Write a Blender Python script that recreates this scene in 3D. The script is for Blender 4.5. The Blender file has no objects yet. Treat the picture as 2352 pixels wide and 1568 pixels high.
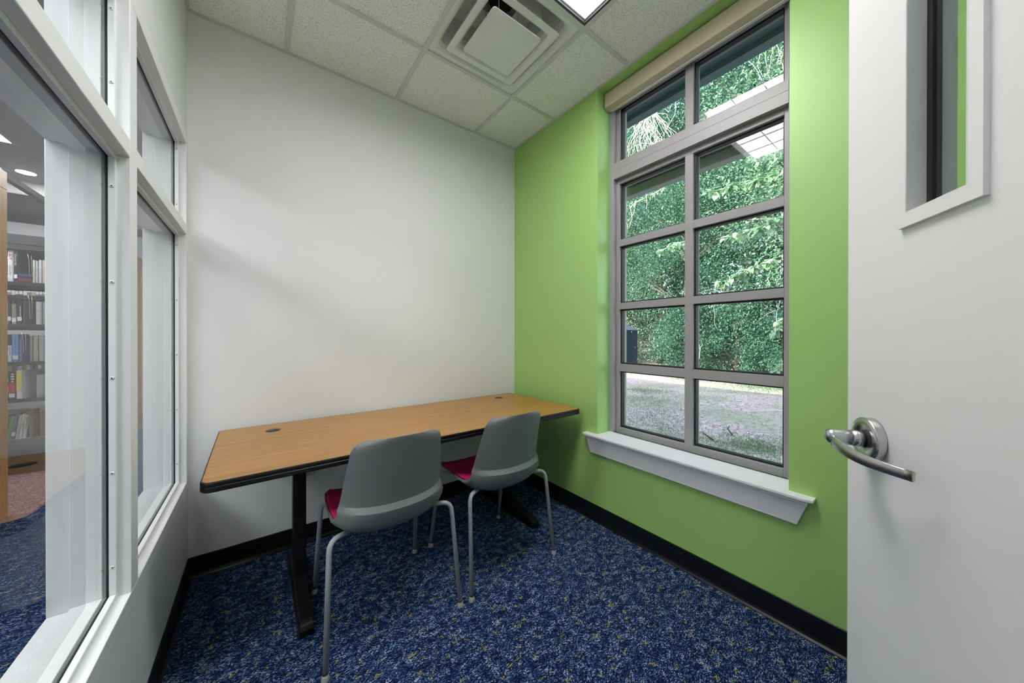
import bpy, math, random
import numpy as np
from mathutils import Vector, Matrix
random.seed(7); RNG = np.random.default_rng(7)
SC = bpy.context.scene
COL = SC.collection
PI = math.pi

# ------------------------------------------------------------------ room numbers (metres)
H = 1.192            # camera height
D, W, L = 2.228, 1.734, -0.2865   # back wall y, green wall x, glazed wall x
CZ = 2.777           # ceiling
YF = -0.37           # front wall (behind the camera)
TILE = 0.6096
GX, GY = 1.339, 1.747
XL = -0.427          # library side of the glazed wall
YAW, PIT, ROL = 0.63888, -0.0025, 0.00046
FPX, CX, CY = 762.02, 1164.5, 773.17

# ------------------------------------------------------------------ materials
def new_mat(name):
    m = bpy.data.materials.new(name); m.use_nodes = True
    nt = m.node_tree; b = nt.nodes['Principled BSDF']
    return m, nt, b
def N(nt, kind, **kw):
    n = nt.nodes.new(kind)
    for k, v in kw.items():
        if k.startswith('i_'): n.inputs[k[2:].replace('_', ' ')].default_value = v
        else: setattr(n, k, v)
    return n
def plain(name, c, rough=0.5, metal=0.0, spec=0.5, bump=0.0, bscale=200.0, var=0.0, vscale=6.0, coat=0.0):
    m, nt, b = new_mat(name)
    b.inputs['Base Color'].default_value = (*c, 1); b.inputs['Roughness'].default_value = rough
    b.inputs['Metallic'].default_value = metal; b.inputs['Specular IOR Level'].default_value = spec
    b.inputs['Coat Weight'].default_value = coat
    tc = N(nt, 'ShaderNodeTexCoord')
    if bump:
        n = N(nt, 'ShaderNodeTexNoise', i_Scale=bscale, i_Detail=2.0)
        bp = N(nt, 'ShaderNodeBump', i_Strength=bump, i_Distance=0.002)
        nt.links.new(tc.outputs['Object'], n.inputs['Vector'])
        nt.links.new(n.outputs['Fac'], bp.inputs['Height']); nt.links.new(bp.outputs['Normal'], b.inputs['Normal'])
    if var:
        n = N(nt, 'ShaderNodeTexNoise', i_Scale=vscale, i_Detail=4.0)
        r = N(nt, 'ShaderNodeValToRGB')
        r.color_ramp.elements[0].position = .35; r.color_ramp.elements[1].position = .65
        r.color_ramp.elements[0].color = (*[x * (1 - var) for x in c], 1)
        r.color_ramp.elements[1].color = (*[min(1, x * (1 + var)) for x in c], 1)
        nt.links.new(tc.outputs['Object'], n.inputs['Vector']); nt.links.new(n.outputs['Fac'], r.inputs['Fac'])
        nt.links.new(r.outputs['Color'], b.inputs['Base Color'])
    return m
def ramp(nt, stops, interp='LINEAR'):
    r = N(nt, 'ShaderNodeValToRGB'); cr = r.color_ramp; cr.interpolation = interp
    while len(cr.elements) < len(stops): cr.elements.new(.5)
    for e, (p, c) in zip(cr.elements, stops): e.position = p; e.color = (*c, 1)
    return r

def carpet_mat(name, stops, fleck, fleck2):
    m, nt, b = new_mat(name)
    b.inputs['Roughness'].default_value = .95; b.inputs['Specular IOR Level'].default_value = .1
    tc = N(nt, 'ShaderNodeTexCoord')
    mp = N(nt, 'ShaderNodeMapping'); mp.inputs['Scale'].default_value = (215, 430, 1)
    nt.links.new(tc.outputs['Object'], mp.inputs['Vector'])
    v = N(nt, 'ShaderNodeTexVoronoi', voronoi_dimensions='2D', i_Scale=1.0)
    nt.links.new(mp.outputs['Vector'], v.inputs['Vector'])
    sep = N(nt, 'ShaderNodeSeparateColor'); nt.links.new(v.outputs['Color'], sep.inputs['Color'])
    # tone patches bias the choice of yarn
    mp2 = N(nt, 'ShaderNodeMapping'); mp2.inputs['Scale'].default_value = (26, 34, 1)
    nt.links.new(tc.outputs['Object'], mp2.inputs['Vector'])
    n2 = N(nt, 'ShaderNodeTexNoise', i_Scale=1.0, i_Detail=3.0); nt.links.new(mp2.outputs['Vector'], n2.inputs['Vector'])
    ma = N(nt, 'ShaderNodeMath', operation='MULTIPLY_ADD'); ma.inputs[1].default_value = 1.1; ma.inputs[2].default_value = -.55
    nt.links.new(n2.outputs['Fac'], ma.inputs[0])
    ad = N(nt, 'ShaderNodeMath', operation='ADD', use_clamp=True)
    nt.links.new(sep.outputs['Red'], ad.inputs[0]); nt.links.new(ma.outputs[0], ad.inputs[1])
    r = ramp(nt, stops, 'CONSTANT'); nt.links.new(ad.outputs[0], r.inputs['Fac'])
    # yellow-green yarn only in small clusters
    mp3 = N(nt, 'ShaderNodeMapping'); mp3.inputs['Scale'].default_value = (30, 36, 1)
    nt.links.new(tc.outputs['Object'], mp3.inputs['Vector'])
    n3 = N(nt, 'ShaderNodeTexNoise', i_Scale=1.0, i_Detail=1.0); nt.links.new(mp3.outputs['Vector'], n3.inputs['Vector'])
    g1 = N(nt, 'ShaderNodeMath', operation='GREATER_THAN'); g1.inputs[1].default_value = .655
    nt.links.new(n3.outputs['Fac'], g1.inputs[0])
    g2 = N(nt, 'ShaderNodeMath', operation='GREATER_THAN'); g2.inputs[1].default_value = .58
    nt.links.new(sep.outputs['Green'], g2.inputs[0])
    g3 = N(nt, 'ShaderNodeMath', operation='MULTIPLY'); nt.links.new(g1.outputs[0], g3.inputs[0]); nt.links.new(g2.outputs[0], g3.inputs[1])
    fl = N(nt, 'ShaderNodeMix', data_type='RGBA'); fl.inputs[6].default_value = (*fleck, 1); fl.inputs[7].default_value = (*fleck2, 1)
    gb = N(nt, 'ShaderNodeMath', operation='GREATER_THAN'); gb.inputs[1].default_value = .88
    nt.links.new(sep.outputs['Blue'], gb.inputs[0]); nt.links.new(gb.outputs[0], fl.inputs[0])
    mx = N(nt, 'ShaderNodeMix', data_type='RGBA')
    nt.links.new(g3.outputs[0], mx.inputs[0]); nt.links.new(r.outputs['Color'], mx.inputs[6]); nt.links.new(fl.outputs[2], mx.inputs[7])
    nt.links.new(mx.outputs[2], b.inputs['Base Color'])
    bp = N(nt, 'ShaderNodeBump', i_Strength=.6, i_Distance=.003, invert=True)
    nt.links.new(v.outputs['Distance'], bp.inputs['Height']); nt.links.new(bp.outputs['Normal'], b.inputs['Normal'])
    return m
M = {}
M['carpet'] = carpet_mat('blue_carpet', [(0, (.003, .007, .028)), (.36, (.008, .020, .088)), (.58, (.022, .054, .17)),
                                         (.74, (.062, .125, .25)), (.88, (.17, .24, .36)), (.965, (.34, .39, .46))], (.30, .29, .045), (.36, .17, .03))
M['mauve'] = carpet_mat('mauve_carpet', [(0, (.075, .045, .065)), (.3, (.14, .088, .115)), (.55, (.215, .15, .175)),
                                         (.75, (.30, .225, .245)), (.9, (.40, .32, .34))], (.36, .26, .20), (.30, .2, .2))
M['wall_grey'] = plain('grey_wall_paint', (.71, .71, .71), .6, bump=.12, bscale=350)
M['wall_green'] = plain('green_wall_paint', (.34, .575, .17), .40, spec=.6, bump=.15, bscale=350)
M['wall_left'] = plain('pale_grey_wall_paint', (.68, .70, .70), .55, bump=.1, bscale=350)
M['white_frame'] = plain('white_satin_enamel', (.74, .75, .76), .35, bump=.04, bscale=500)
M['door_white'] = plain('white_door_paint', (.86, .86, .865), .38, bump=.05, bscale=300)
M['alu'] = plain('warm_grey_painted_aluminium', (.315, .30, .307), .42)
M['sill'] = plain('white_sill_laminate', (.80, .79, .81), .3)
M['gasket'] = plain('black_rubber_gasket', (.006, .008, .009), .5)
M['base_black'] = plain('black_rubber_base', (.006, .006, .007), .32, spec=.4)
M['black_metal'] = plain('black_powder_coat', (.005, .005, .006), .42, spec=.25)
M['black_edge'] = plain('black_vinyl_edge', (.005, .005, .006), .36, spec=.35)
M['tbar'] = plain('ceiling_grid_paint', (.62, .62, .60), .5)
M['diff_white'] = plain('diffuser_white_paint', (.80, .80, .795), .45, var=.03, vscale=7)
M['dark_hole'] = plain('black_duct', (.004, .004, .005), .9)
M['light_frame'] = plain('fixture_shaded_frame', (.06, .055, .07), .5)  # shade in the fixture recess is put into the trim colour
M['louver'] = plain('louver_white', (.72, .72, .74), .35)
M['blind'] = plain('beige_blind_fabric', (.56, .50, .34), .7, bump=.2, bscale=900)
M['blind_end'] = plain('blind_white_plastic', (.6, .6, .57), .4)
M['chair'] = plain('grey_chair_plastic', (.15, .162, .165), .45, bump=.12, bscale=700)
M['chair_leg'] = plain('grey_leg_powder_coat', (.30, .30, .32), .38)
M['glide'] = plain('pale_grey_nylon', (.32, .32, .325), .45)
M['glide_ring'] = plain('black_rubber_ring', (.012, .012, .012), .5)
M['pad'] = plain('magenta_felt', (.40, .006, .095), .9, spec=.2, bump=.6, bscale=420, var=.12, vscale=160)
M['chrome'] = plain('satin_nickel', (.58, .575, .60), .27, metal=1.0)
M['outlet'] = plain('outlet_plastic', (.5, .5, .48), .4)
M['screw'] = plain('painted_screw', (.68, .68, .68), .3)
M['screw_hole'] = plain('screw_socket', (.02, .02, .02), .6)
M['lib_wall'] = plain('library_wall_paint', (.62, .62, .66), .6)
M['lib_white'] = plain('library_white_bulkhead', (.85, .85, .87), .6)
M['lib_grey'] = plain('library_dark_grey_paint', (.10, .105, .12), .7, bump=.3, bscale=300)
M['lib_ceiling'] = plain('library_grey_ceiling', (.60, .61, .63), .8, bump=.5, bscale=250, var=.08, vscale=60)
M['shelf_black'] = plain('charcoal_shelf_steel', (.028, .03, .033), .5)
M['shelf_grey'] = plain('grey_base_shelf', (.22, .225, .25), .5)
M['wire'] = plain('bookend_wire', (.75, .74, .70), .3, metal=.6)
M['paper'] = plain('book_pages', (.66, .63, .56), .8, bump=.4, bscale=600)
M['sticker'] = plain('white_paper_sticker', (.8, .8, .82), .6)
M['soffit'] = plain('dark_teal_soffit', (.08, .15, .18), .7, bump=.4, bscale=90)
M['beam'] = plain('grey_canopy_steel', (.33, .34, .35), .55)
M['deck'] = plain('dark_canopy_deck', (.03, .055, .065), .7)
M['brick'] = plain('outside_wall_render', (.4, .38, .35), .8)
M['concrete'] = plain('pale_concrete_sill', (.50, .56, .56), .8, bump=.4, bscale=120, var=.1, vscale=20)
M['roof'] = plain('roof_metal', (.15, .16, .17), .6)
M['navy'] = plain('navy_moulded_plastic', (.012, .026, .08), .5)
M['navy_roof'] = plain('grey_blue_roof_plastic', (.17, .20, .30), .5)
M['bark'] = plain('brown_bark', (.10, .085, .07), .9, bump=.8, bscale=40, var=.3, vscale=14)
M['pale_twig'] = plain('bleached_bare_twig', (.72, .70, .64), .7)

def wood(name, c0, c1, c2, axis, scale=1.0, rough=.35):
    m, nt, b = new_mat(name); b.inputs['Roughness'].default_value = rough
    tc = N(nt, 'ShaderNodeTexCoord'); mp = N(nt, 'ShaderNodeMapping')
    s = [60 * scale] * 3; s[axis] = 2.2 * scale; mp.inputs['Scale'].default_value = s
    nt.links.new(tc.outputs['Object'], mp.inputs['Vector'])
    n = N(nt, 'ShaderNodeTexNoise', i_Scale=1.0, i_Detail=5.0, i_Distortion=.6); nt.links.new(mp.outputs['Vector'], n.inputs['Vector'])
    mp2 = N(nt, 'ShaderNodeMapping'); s2 = [260 * scale] * 3; s2[axis] = 9 * scale; mp2.inputs['Scale'].default_value = s2
    nt.links.new(tc.outputs['Object'], mp2.inputs['Vector'])
    n2 = N(nt, 'ShaderNodeTexNoise', i_Scale=1.0, i_Detail=2.0); nt.links.new(mp2.outputs['Vector'], n2.inputs['Vector'])
    r = ramp(nt, [(.28, c0), (.5, c1), (.72, c2)]); nt.links.new(n.outputs['Fac'], r.inputs['Fac'])
    r2 = ramp(nt, [(.30, (.62, .55, .48)), (.42, (1, 1, 1))]); nt.links.new(n2.outputs['Fac'], r2.inputs['Fac'])
    mx = N(nt, 'ShaderNodeMix', data_type='RGBA', blend_type='MULTIPLY'); mx.inputs[0].default_value = .8
    nt.links.new(r.outputs['Color'], mx.inputs[6]); nt.links.new(r2.outputs['Color'], mx.inputs[7])
    nt.links.new(mx.outputs[2], b.inputs['Base Color'])
    return m
M['oak'] = wood('oak_laminate', (.28, .125, .022), (.37, .175, .035), (.44, .22, .052), 0, 1.0, .33)
M['oak_panel'] = wood('honey_oak_end_panel', (.56, .235, .035), (.64, .29, .05), (.70, .34, .07), 2, .7, .45)

def tile_mat():
    m, nt, b = new_mat('fissured_ceiling_tile'); b.inputs['Roughness'].default_value = .9
    tc = N(nt, 'ShaderNodeTexCoord')
    v = N(nt, 'ShaderNodeTexVoronoi', voronoi_dimensions='2D', i_Scale=140.0); nt.links.new(tc.outputs['Object'], v.inputs['Vector'])
    n = N(nt, 'ShaderNodeTexNoise', i_Scale=40.0, i_Detail=2.0); nt.links.new(tc.outputs['Object'], n.inputs['Vector'])
    sep = N(nt, 'ShaderNodeSeparateColor'); nt.links.new(v.outputs['Color'], sep.inputs['Color'])
    # pit radius differs from cell to cell
    th = N(nt, 'ShaderNodeMath', operation='MULTIPLY_ADD'); th.inputs[1].default_value = .34; th.inputs[2].default_value = -.06
    nt.links.new(sep.outputs['Red'], th.inputs[0])
    lt = N(nt, 'ShaderNodeMath', operation='LESS_THAN'); nt.links.new(v.outputs['Distance'], lt.inputs[0]); nt.links.new(th.outputs[0], lt.inputs[1])
    mx = N(nt, 'ShaderNodeMix', data_type='RGBA'); mx.inputs[6].default_value = (.87, .86, .83, 1); mx.inputs[7].default_value = (.34, .31, .27, 1)
    nt.links.new(lt.outputs[0], mx.inputs[0]); nt.links.new(mx.outputs[2], b.inputs['Base Color'])
    bp = N(nt, 'ShaderNodeBump', i_Strength=.5, i_Distance=.002); nt.links.new(n.outputs['Fac'], bp.inputs['Height']); nt.links.new(bp.outputs['Normal'], b.inputs['Normal'])
    return m
M['tile'] = tile_mat()

def glass_mat(name, tint, ior):
    m, nt, b = new_mat(name); nt.nodes.remove(b)
    out = nt.nodes['Material Output']
    tr = N(nt, 'ShaderNodeBsdfTransparent'); tr.inputs['Color'].default_value = (*tint, 1)
    cl = N(nt, 'ShaderNodeBsdfTransparent')
    gl = N(nt, 'ShaderNodeBsdfGlossy'); gl.inputs['Roughness'].default_value = 0.0
    fr = N(nt, 'ShaderNodeFresnel', i_IOR=ior); ge = N(nt, 'ShaderNodeNewGeometry')
    a = N(nt, 'ShaderNodeMixShader'); nt.links.new(fr.outputs[0], a.inputs[0]); nt.links.new(tr.outputs[0], a.inputs[1]); nt.links.new(gl.outputs[0], a.inputs[2])
    c = N(nt, 'ShaderNodeMixShader'); nt.links.new(ge.outputs['Backfacing'], c.inputs[0]); nt.links.new(a.outputs[0], c.inputs[1]); nt.links.new(cl.outputs[0], c.inputs[2])
    nt.links.new(c.outputs[0], out.inputs['Surface'])
    return m
M['glass_out'] = glass_mat('green_tinted_window_glass', (.95, .972, .952), 1.7)
M['glass_in'] = glass_mat('clear_partition_glass', (.90, .93, .92), 1.75)
M['glass_door'] = glass_mat('clear_door_glass', (.90, .94, .92), 1.6)

def emit(name, c, s):
    m, nt, b = new_mat(name); b.inputs['Base Color'].default_value = (.8, .8, .8, 1)
    b.inputs['Emission Color'].default_value = (*c, 1); b.inputs['Emission Strength'].default_value = s
    return m
M['lamp'] = emit('lit_fixture_lens', (1.0, .985, .98), 17.8)
M['lib_lamp'] = emit('lit_library_lens', (.98, .985, 1.0), 26.0)

M['downlight'] = emit('lit_downlight_lens', (1, .98, .95), 100.0)
M['added_lamp_dim'] = emit('added_library_lens_dim', (.98, .985, 1.0), 12.0)
def leaf_mat(name, cols, trans=.35):
    m, nt, b = new_mat(name); out = nt.nodes['Material Output']
    ge = N(nt, 'ShaderNodeNewGeometry'); k = len(cols)
    r = ramp(nt, [(i / max(1, k - 1), c) for i, c in enumerate(cols)]); nt.links.new(ge.outputs['Random Per Island'], r.inputs['Fac'])
    b.inputs['Roughness'].default_value = .42; nt.links.new(r.outputs['Color'], b.inputs['Base Color'])
    t = N(nt, 'ShaderNodeBsdfTranslucent'); nt.links.new(r.outputs['Color'], t.inputs['Color'])
    mx = N(nt, 'ShaderNodeMixShader'); mx.inputs[0].default_value = trans
    nt.links.new(b.outputs[0], mx.inputs[1]); nt.links.new(t.outputs[0], mx.inputs[2]); nt.links.new(mx.outputs[0], out.inputs['Surface'])
    return m
M['leaf_a'] = leaf_mat('mid_green_leaves', [(.02, .085, .045), (.045, .15, .085), (.09, .24, .14), (.20, .38, .26)])
M['leaf_b'] = leaf_mat('deep_green_leaves', [(.012, .06, .04), (.028, .11, .075), (.06, .18, .12), (.14, .30, .21)])
M['leaf_c'] = leaf_mat('light_green_leaves', [(.05, .15, .06), (.10, .24, .11), (.20, .38, .20), (.42, .58, .40)])
M['leaf_pale'] = leaf_mat('pale_sunlit_leaves', [(.10, .24, .12), (.22, .40, .22), (.40, .58, .38), (.62, .74, .56)])
M['litter'] = leaf_mat('dry_leaf_litter', [(.30, .23, .20), (.50, .41, .37), (.66, .57, .53), (.78, .72, .69)], .1)
M['grass'] = leaf_mat('ground_grass', [(.12, .23, .12), (.22, .36, .20), (.36, .48, .32)], .25)

def ground_mat():
    m, nt, b = new_mat('dirt_with_moss'); b.inputs['Roughness'].default_value = .95
    tc = N(nt, 'ShaderNodeTexCoord')
    n = N(nt, 'ShaderNodeTexNoise', i_Scale=.55, i_Detail=5.0); n2 = N(nt, 'ShaderNodeTexNoise', i_Scale=14.0, i_Detail=6.0)
    for q in (n, n2): nt.links.new(tc.outputs['Object'], q.inputs['Vector'])
    r = ramp(nt, [(.30, (.37, .29, .275)), (.5, (.55, .455, .44)), (.7, (.69, .60, .59))]); nt.links.new(n2.outputs['Fac'], r.inputs['Fac'])
    r1 = ramp(nt, [(.46, (0, 0, 0)), (.58, (1, 1, 1))]); nt.links.new(n.outputs['Fac'], r1.inputs['Fac'])
    mx = N(nt, 'ShaderNodeMix', data_type='RGBA'); mx.inputs[7].default_value = (.24, .31, .18, 1)
    ml = N(nt, 'ShaderNodeMath', operation='MULTIPLY'); ml.inputs[1].default_value = .55
    nt.links.new(r1.outputs['Color'], ml.inputs[0]); nt.links.new(ml.outputs[0], mx.inputs[0]); nt.links.new(r.outputs['Color'], mx.inputs[6])
    nt.links.new(mx.outputs[2], b.inputs['Base Color'])
    bp = N(nt, 'ShaderNodeBump', i_Strength=.8, i_Distance=.05); nt.links.new(n2.outputs['Fac'], bp.inputs['Height']); nt.links.new(bp.outputs['Normal'], b.inputs['Normal'])
    return m
M['ground'] = ground_mat()

# ------------------------------------------------------------------ mesh helpers
class MB:
    def __init__(s): s.v = []; s.f = []; s.m = []; s.smooth = []
    def add(s, vs, fs, mi=0, smooth=False):
        o = len(s.v); s.v += [tuple(p) for p in vs]
        for f in fs: s.f.append([i + o for i in f]); s.m.append(mi); s.smooth.append(smooth)
        return s
    def box(s, x0, x1, y0, y1, z0, z1, mi=0):
        x0, x1 = min(x0, x1), max(x0, x1); y0, y1 = min(y0, y1), max(y0, y1); z0, z1 = min(z0, z1), max(z0, z1)
        v = [(x0, y0, z0), (x1, y0, z0), (x1, y1, z0), (x0, y1, z0), (x0, y0, z1), (x1, y0, z1), (x1, y1, z1), (x0, y1, z1)]
        return s.add(v, [(0, 3, 2, 1), (4, 5, 6, 7), (0, 1, 5, 4), (1, 2, 6, 5), (2, 3, 7, 6), (3, 0, 4, 7)], mi)
    def prism(s, poly, axis, a, b, mi=0, smooth=False):
        # poly: 2-D points in the two other axes (cyclic order x,y,z), extruded along axis from a to b
        def P(p, t):
            if axis == 0: return (t, p[0], p[1])
            if axis == 1: return (p[0], t, p[1])
            return (p[0], p[1], t)
        n = len(poly); v = [P(p, a) for p in poly] + [P(p, b) for p in poly]
        area = sum(poly[i][0] * poly[(i + 1) % n][1] - poly[(i + 1) % n][0] * poly[i][1] for i in range(n))
        ccw = (area > 0) != (axis == 1); ccw = ccw == (b > a)
        f = [list(range(n))[::-1], list(range(n, 2 * n))] + [[i, (i + 1) % n, n + (i + 1) % n, n + i] for i in range(n)]
        if not ccw: f = [x[::-1] for x in f]
        s.add(v, f[:2], mi); o = len(s.v) - 2 * n
        for x in f[2:]: s.f.append([i + o for i in x]); s.m.append(mi); s.smooth.append(smooth)
        return s
    def tube(s, pts, r, seg=10, mi=0, cap=True):
        pts = [Vector(p) for p in pts]; n = len(pts); rs = r if isinstance(r, (list, tuple)) else [r] * n
        vs = []; prev = None
        for i, p in enumerate(pts):
            t = (pts[min(i + 1, n - 1)] - pts[max(i - 1, 0)]).normalized()
            if prev is None:
                u = t.orthogonal().normalized()
            else:
                u = (prev - t * prev.dot(t)); u = u.normalized() if u.length > 1e-6 else t.orthogonal().normalized()
            prev = u; w = t.cross(u)
            for k in range(seg):
                a = 2 * PI * k / seg; vs.append(p + (u * math.cos(a) + w * math.sin(a)) * rs[i])
        fs = []
        for i in range(n - 1):
            for k in range(seg):
                k2 = (k + 1) % seg; fs.append((i * seg + k, i * seg + k2, (i + 1) * seg + k2, (i + 1) * seg + k))
        s.add(vs, fs, mi, True)
        if cap:
            o = len(s.v) - n * seg
            s.f.append([o + k for k in range(seg)][::-1]); s.m.append(mi); s.smooth.append(False)
            s.f.append([o + (n - 1) * seg + k for k in range(seg)]); s.m.append(mi); s.smooth.append(False)
        return s
    def lathe(s, prof, origin=(0, 0, 0), axis=(0, 0, 1), seg=24, mi=0, smooth=True):
        ax = Vector(axis).normalized(); u = ax.orthogonal().normalized(); w = ax.cross(u); o = Vector(origin); vs = []
        for r, h in prof:
            for k in range(seg):
                a = 2 * PI * k / seg; vs.append(o + ax * h + (u * math.cos(a) + w * math.sin(a)) * max(r, 1e-5))
        fs = []
        for i in range(len(prof) - 1):
            for k in range(seg):
                k2 = (k + 1) % seg; fs.append((i * seg + k, i * seg + k2, (i + 1) * seg + k2, (i + 1) * seg + k))
        fs.append(list(range(seg))[::-1]); fs.append([(len(prof) - 1) * seg + k for k in range(seg)])
        return s.add(vs, fs, mi, smooth)
    def build(s, name, mats, parent=None, bevel=0.0, seg=2, origin=None):
        if not isinstance(mats, (list, tuple)): mats = [mats]
        me = bpy.data.meshes.new(name)
        off = Vector(origin) if origin is not None else Vector((0, 0, 0))
        me.from_pydata([tuple(Vector(p) - off) for p in s.v], [], s.f); me.update()
        for m in mats: me.materials.append(m)
        me.polygons.foreach_set('material_index', s.m); me.polygons.foreach_set('use_smooth', s.smooth); me.update()
        o = bpy.data.objects.new(name, me); COL.objects.link(o)
        if parent is not None: o.parent = parent
        if origin is not None: o.location = off
        if bevel:
            b = o.modifiers.new('bevel', 'BEVEL'); b.width = bevel; b.segments = seg; b.limit_method = 'ANGLE'; b.angle_limit = .6
        return o
def rect_ring(mb, axis, a, b, u0, u1, v0, v1, wu, wv=None, mi=0):
    """four bars round a rectangular opening in the plane across `axis` (bars lie inside u0..u1, v0..v1)"""
    wv = wu if wv is None else wv
    def B(p0, p1, q0, q1):
        if axis == 0: mb.box(a, b, p0, p1, q0, q1, mi)
        elif axis == 1: mb.box(p0, p1, a, b, q0, q1, mi)
        else: mb.box(p0, p1, q0, q1, a, b, mi)
    B(u0, u1, v0, v0 + wv); B(u0, u1, v1 - wv, v1); B(u0, u0 + wu, v0 + wv, v1 - wv); B(u1 - wu, u1, v0 + wv, v1 - wv)
def tag(o, label, cat, group=None, kind=None):
    o['label'] = label; o['category'] = cat
    if group: o['group'] = group
    if kind: o['kind'] = kind
    return o
def thing(name, loc, label, cat, group=None, rz=0.0, kind=None):
    o = bpy.data.objects.new(name, None); COL.objects.link(o); o.location = loc; o.rotation_euler = (0, 0, rz)
    o.empty_display_size = .1
    return tag(o, label, cat, group, kind)
def inv(o):   # build a part in world coordinates under an unrotated Empty
    return Matrix.Translation(-Vector(o.location))
def part(mb, name, mats, parent, bevel=0.0, seg=2):
    """part given in world coordinates, parent is an unrotated top-level Empty"""
    v = Vector(parent.location); mb.v = [tuple(Vector(p) - v) for p in mb.v]
    return mb.build(name, mats, parent, bevel, seg)
def copy_tree(o, parent=None):
    c = o.copy(); COL.objects.link(c)
    if parent is not None: c.parent = parent
    for ch in list(o.children): copy_tree(ch, c)
    return c
ORD = ['leftmost', 'second', 'third', 'fourth', 'fifth', 'sixth', 'seventh', 'eighth', 'ninth', 'tenth', 'eleventh', 'twelfth', 'thirteenth', 'fourteenth']

# ------------------------------------------------------------------ camera
F_ = Vector((math.sin(YAW) * math.cos(PIT), math.cos(YAW) * math.cos(PIT), math.sin(PIT)))
R_ = Vector((math.cos(YAW), -math.sin(YAW), 0)); U_ = R_.cross(F_)
c_, s_ = math.cos(ROL), math.sin(ROL); R_, U_ = c_ * R_ + s_ * U_, c_ * U_ - s_ * R_
cam = bpy.data.cameras.new('camera'); co = bpy.data.objects.new('camera', cam); COL.objects.link(co)
co.matrix_world = Matrix(((R_.x, U_.x, -F_.x, 0), (R_.y, U_.y, -F_.y, 0), (R_.z, U_.z, -F_.z, H), (0, 0, 0, 1)))
cam.sensor_width = 36; cam.sensor_fit = 'HORIZONTAL'; cam.lens = FPX / 2352 * 36
cam.shift_x = (1176 - CX) / 2352; cam.shift_y = (CY - 784) / 2352
cam.clip_start = .01; cam.clip_end = 300; SC.camera = co
def xy_ratio(u):   # x / y on the ray through photo column u (used to plan where the library books stand)
    t = (u - CX) / FPX
    return (math.sin(YAW) + t * math.cos(YAW)) / (math.cos(YAW) - t * math.sin(YAW))

# ------------------------------------------------------------------ setting: floors, ceiling, walls
YB, YE = -3.0, 9.3          # library extent
XW = -7.0                   # library far left
mb = MB()
mb.box(XW, 2.05, YB, YE, -.12, 0, 0)
# mauve carpet field round the stacks, with a rounded corner, let in flush (2 mm proud edge strip)
x1, y0, r = -1.225, 3.60, .10
poly = [(XW + .01, y0), (x1 - r, y0)] + [(x1 - r + r * math.sin(a), y0 + r - r * math.cos(a)) for a in np.linspace(.1, PI / 2, 8)] + [(x1, YE - .01), (XW + .01, YE - .01)]
mb.prism(poly, 2, -.01, .0025, 1)
tag(mb.build('floor', [M['carpet'], M['mauve']]), 'blue flecked carpet floor with mauve carpet by the bookcases', 'floor', kind='structure')

ceil = MB()
xs = [L, GX - 2 * TILE, GX - TILE, GX, W]; ys = [YF, GY - 3 * TILE, GY - 2 * TILE, GY - TILE, GY, D]
for i in range(4):
    for j in range(5):
        if j == 2 and i in (1, 2): continue      # light fixture
        if j == 3 and i == 2: continue           # air diffuser
        ceil.box(xs[i], xs[i + 1], ys[j], ys[j + 1], CZ, CZ + .018, 0)
bw = .012
for x in xs[1:4]:
    segs = [(ys[0] + .016, ys[-1] - .016)] if x != xs[2] else [(ys[0] + .016, ys[2] - bw), (ys[3] + bw, ys[-1] - .016)]
    for a, b in segs: ceil.box(x - bw, x + bw, a, b, CZ - .008, CZ, 1)
for y in ys[1:5]: ceil.box(xs[0] + .016, xs[4] - .016, y - bw, y + bw, CZ - .0075, CZ, 1)
ceil.box(L, W, D - .016, D, CZ - .008, CZ, 1); ceil.box(L, W, YF, YF + .016, CZ - .008, CZ, 1)
ceil.box(L, L + .016, YF, D, CZ - .0077, CZ, 1); ceil.box(W - .016, W, YF, D, CZ - .0077, CZ, 1)
tag(ceil.build('ceiling', [M['tile'], M['tbar']]), 'speckled white suspended tile ceiling on a thin grid', 'ceiling', kind='structure')

mb = MB(); mb.box(XL, W + .316, D, D + .12, 0, CZ + .1)
tag(mb.build('wall_back', M['wall_grey']), 'plain pale grey wall behind the table', 'wall', kind='structure')
# green wall with the window opening
WO = (.401, 1.361, .545, CZ - .012)     # y0, y1, z0, z1 of the opening
XO = 2.05
mb = MB()
mb.box(W, XO, YF - .12, WO[0], 0, 3.5); mb.box(W, XO, WO[1], D, 0, 3.5)
mb.box(W, XO, WO[0], WO[1], 0, WO[2]); mb.box(W, XO, WO[0], WO[1], WO[3], 3.5)
tag(mb.build('wall_right', M['wall_green']), 'bright green wall with the tall window', 'wall', kind='structure')
# glazed wall
FO = (.50, D, .447, 2.165)              # opening for the interior frame
mb = MB()
mb.box(XL, L, YF - .12, FO[0], 0, CZ + .1); mb.box(XL, L, FO[0], D, 0, FO[2]); mb.box(XL, L, FO[0], D, FO[3], CZ + .1)
tag(mb.build('wall_left', M['wall_left']), 'pale grey wall below and above the interior glazing', 'wall', kind='structure')
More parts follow.
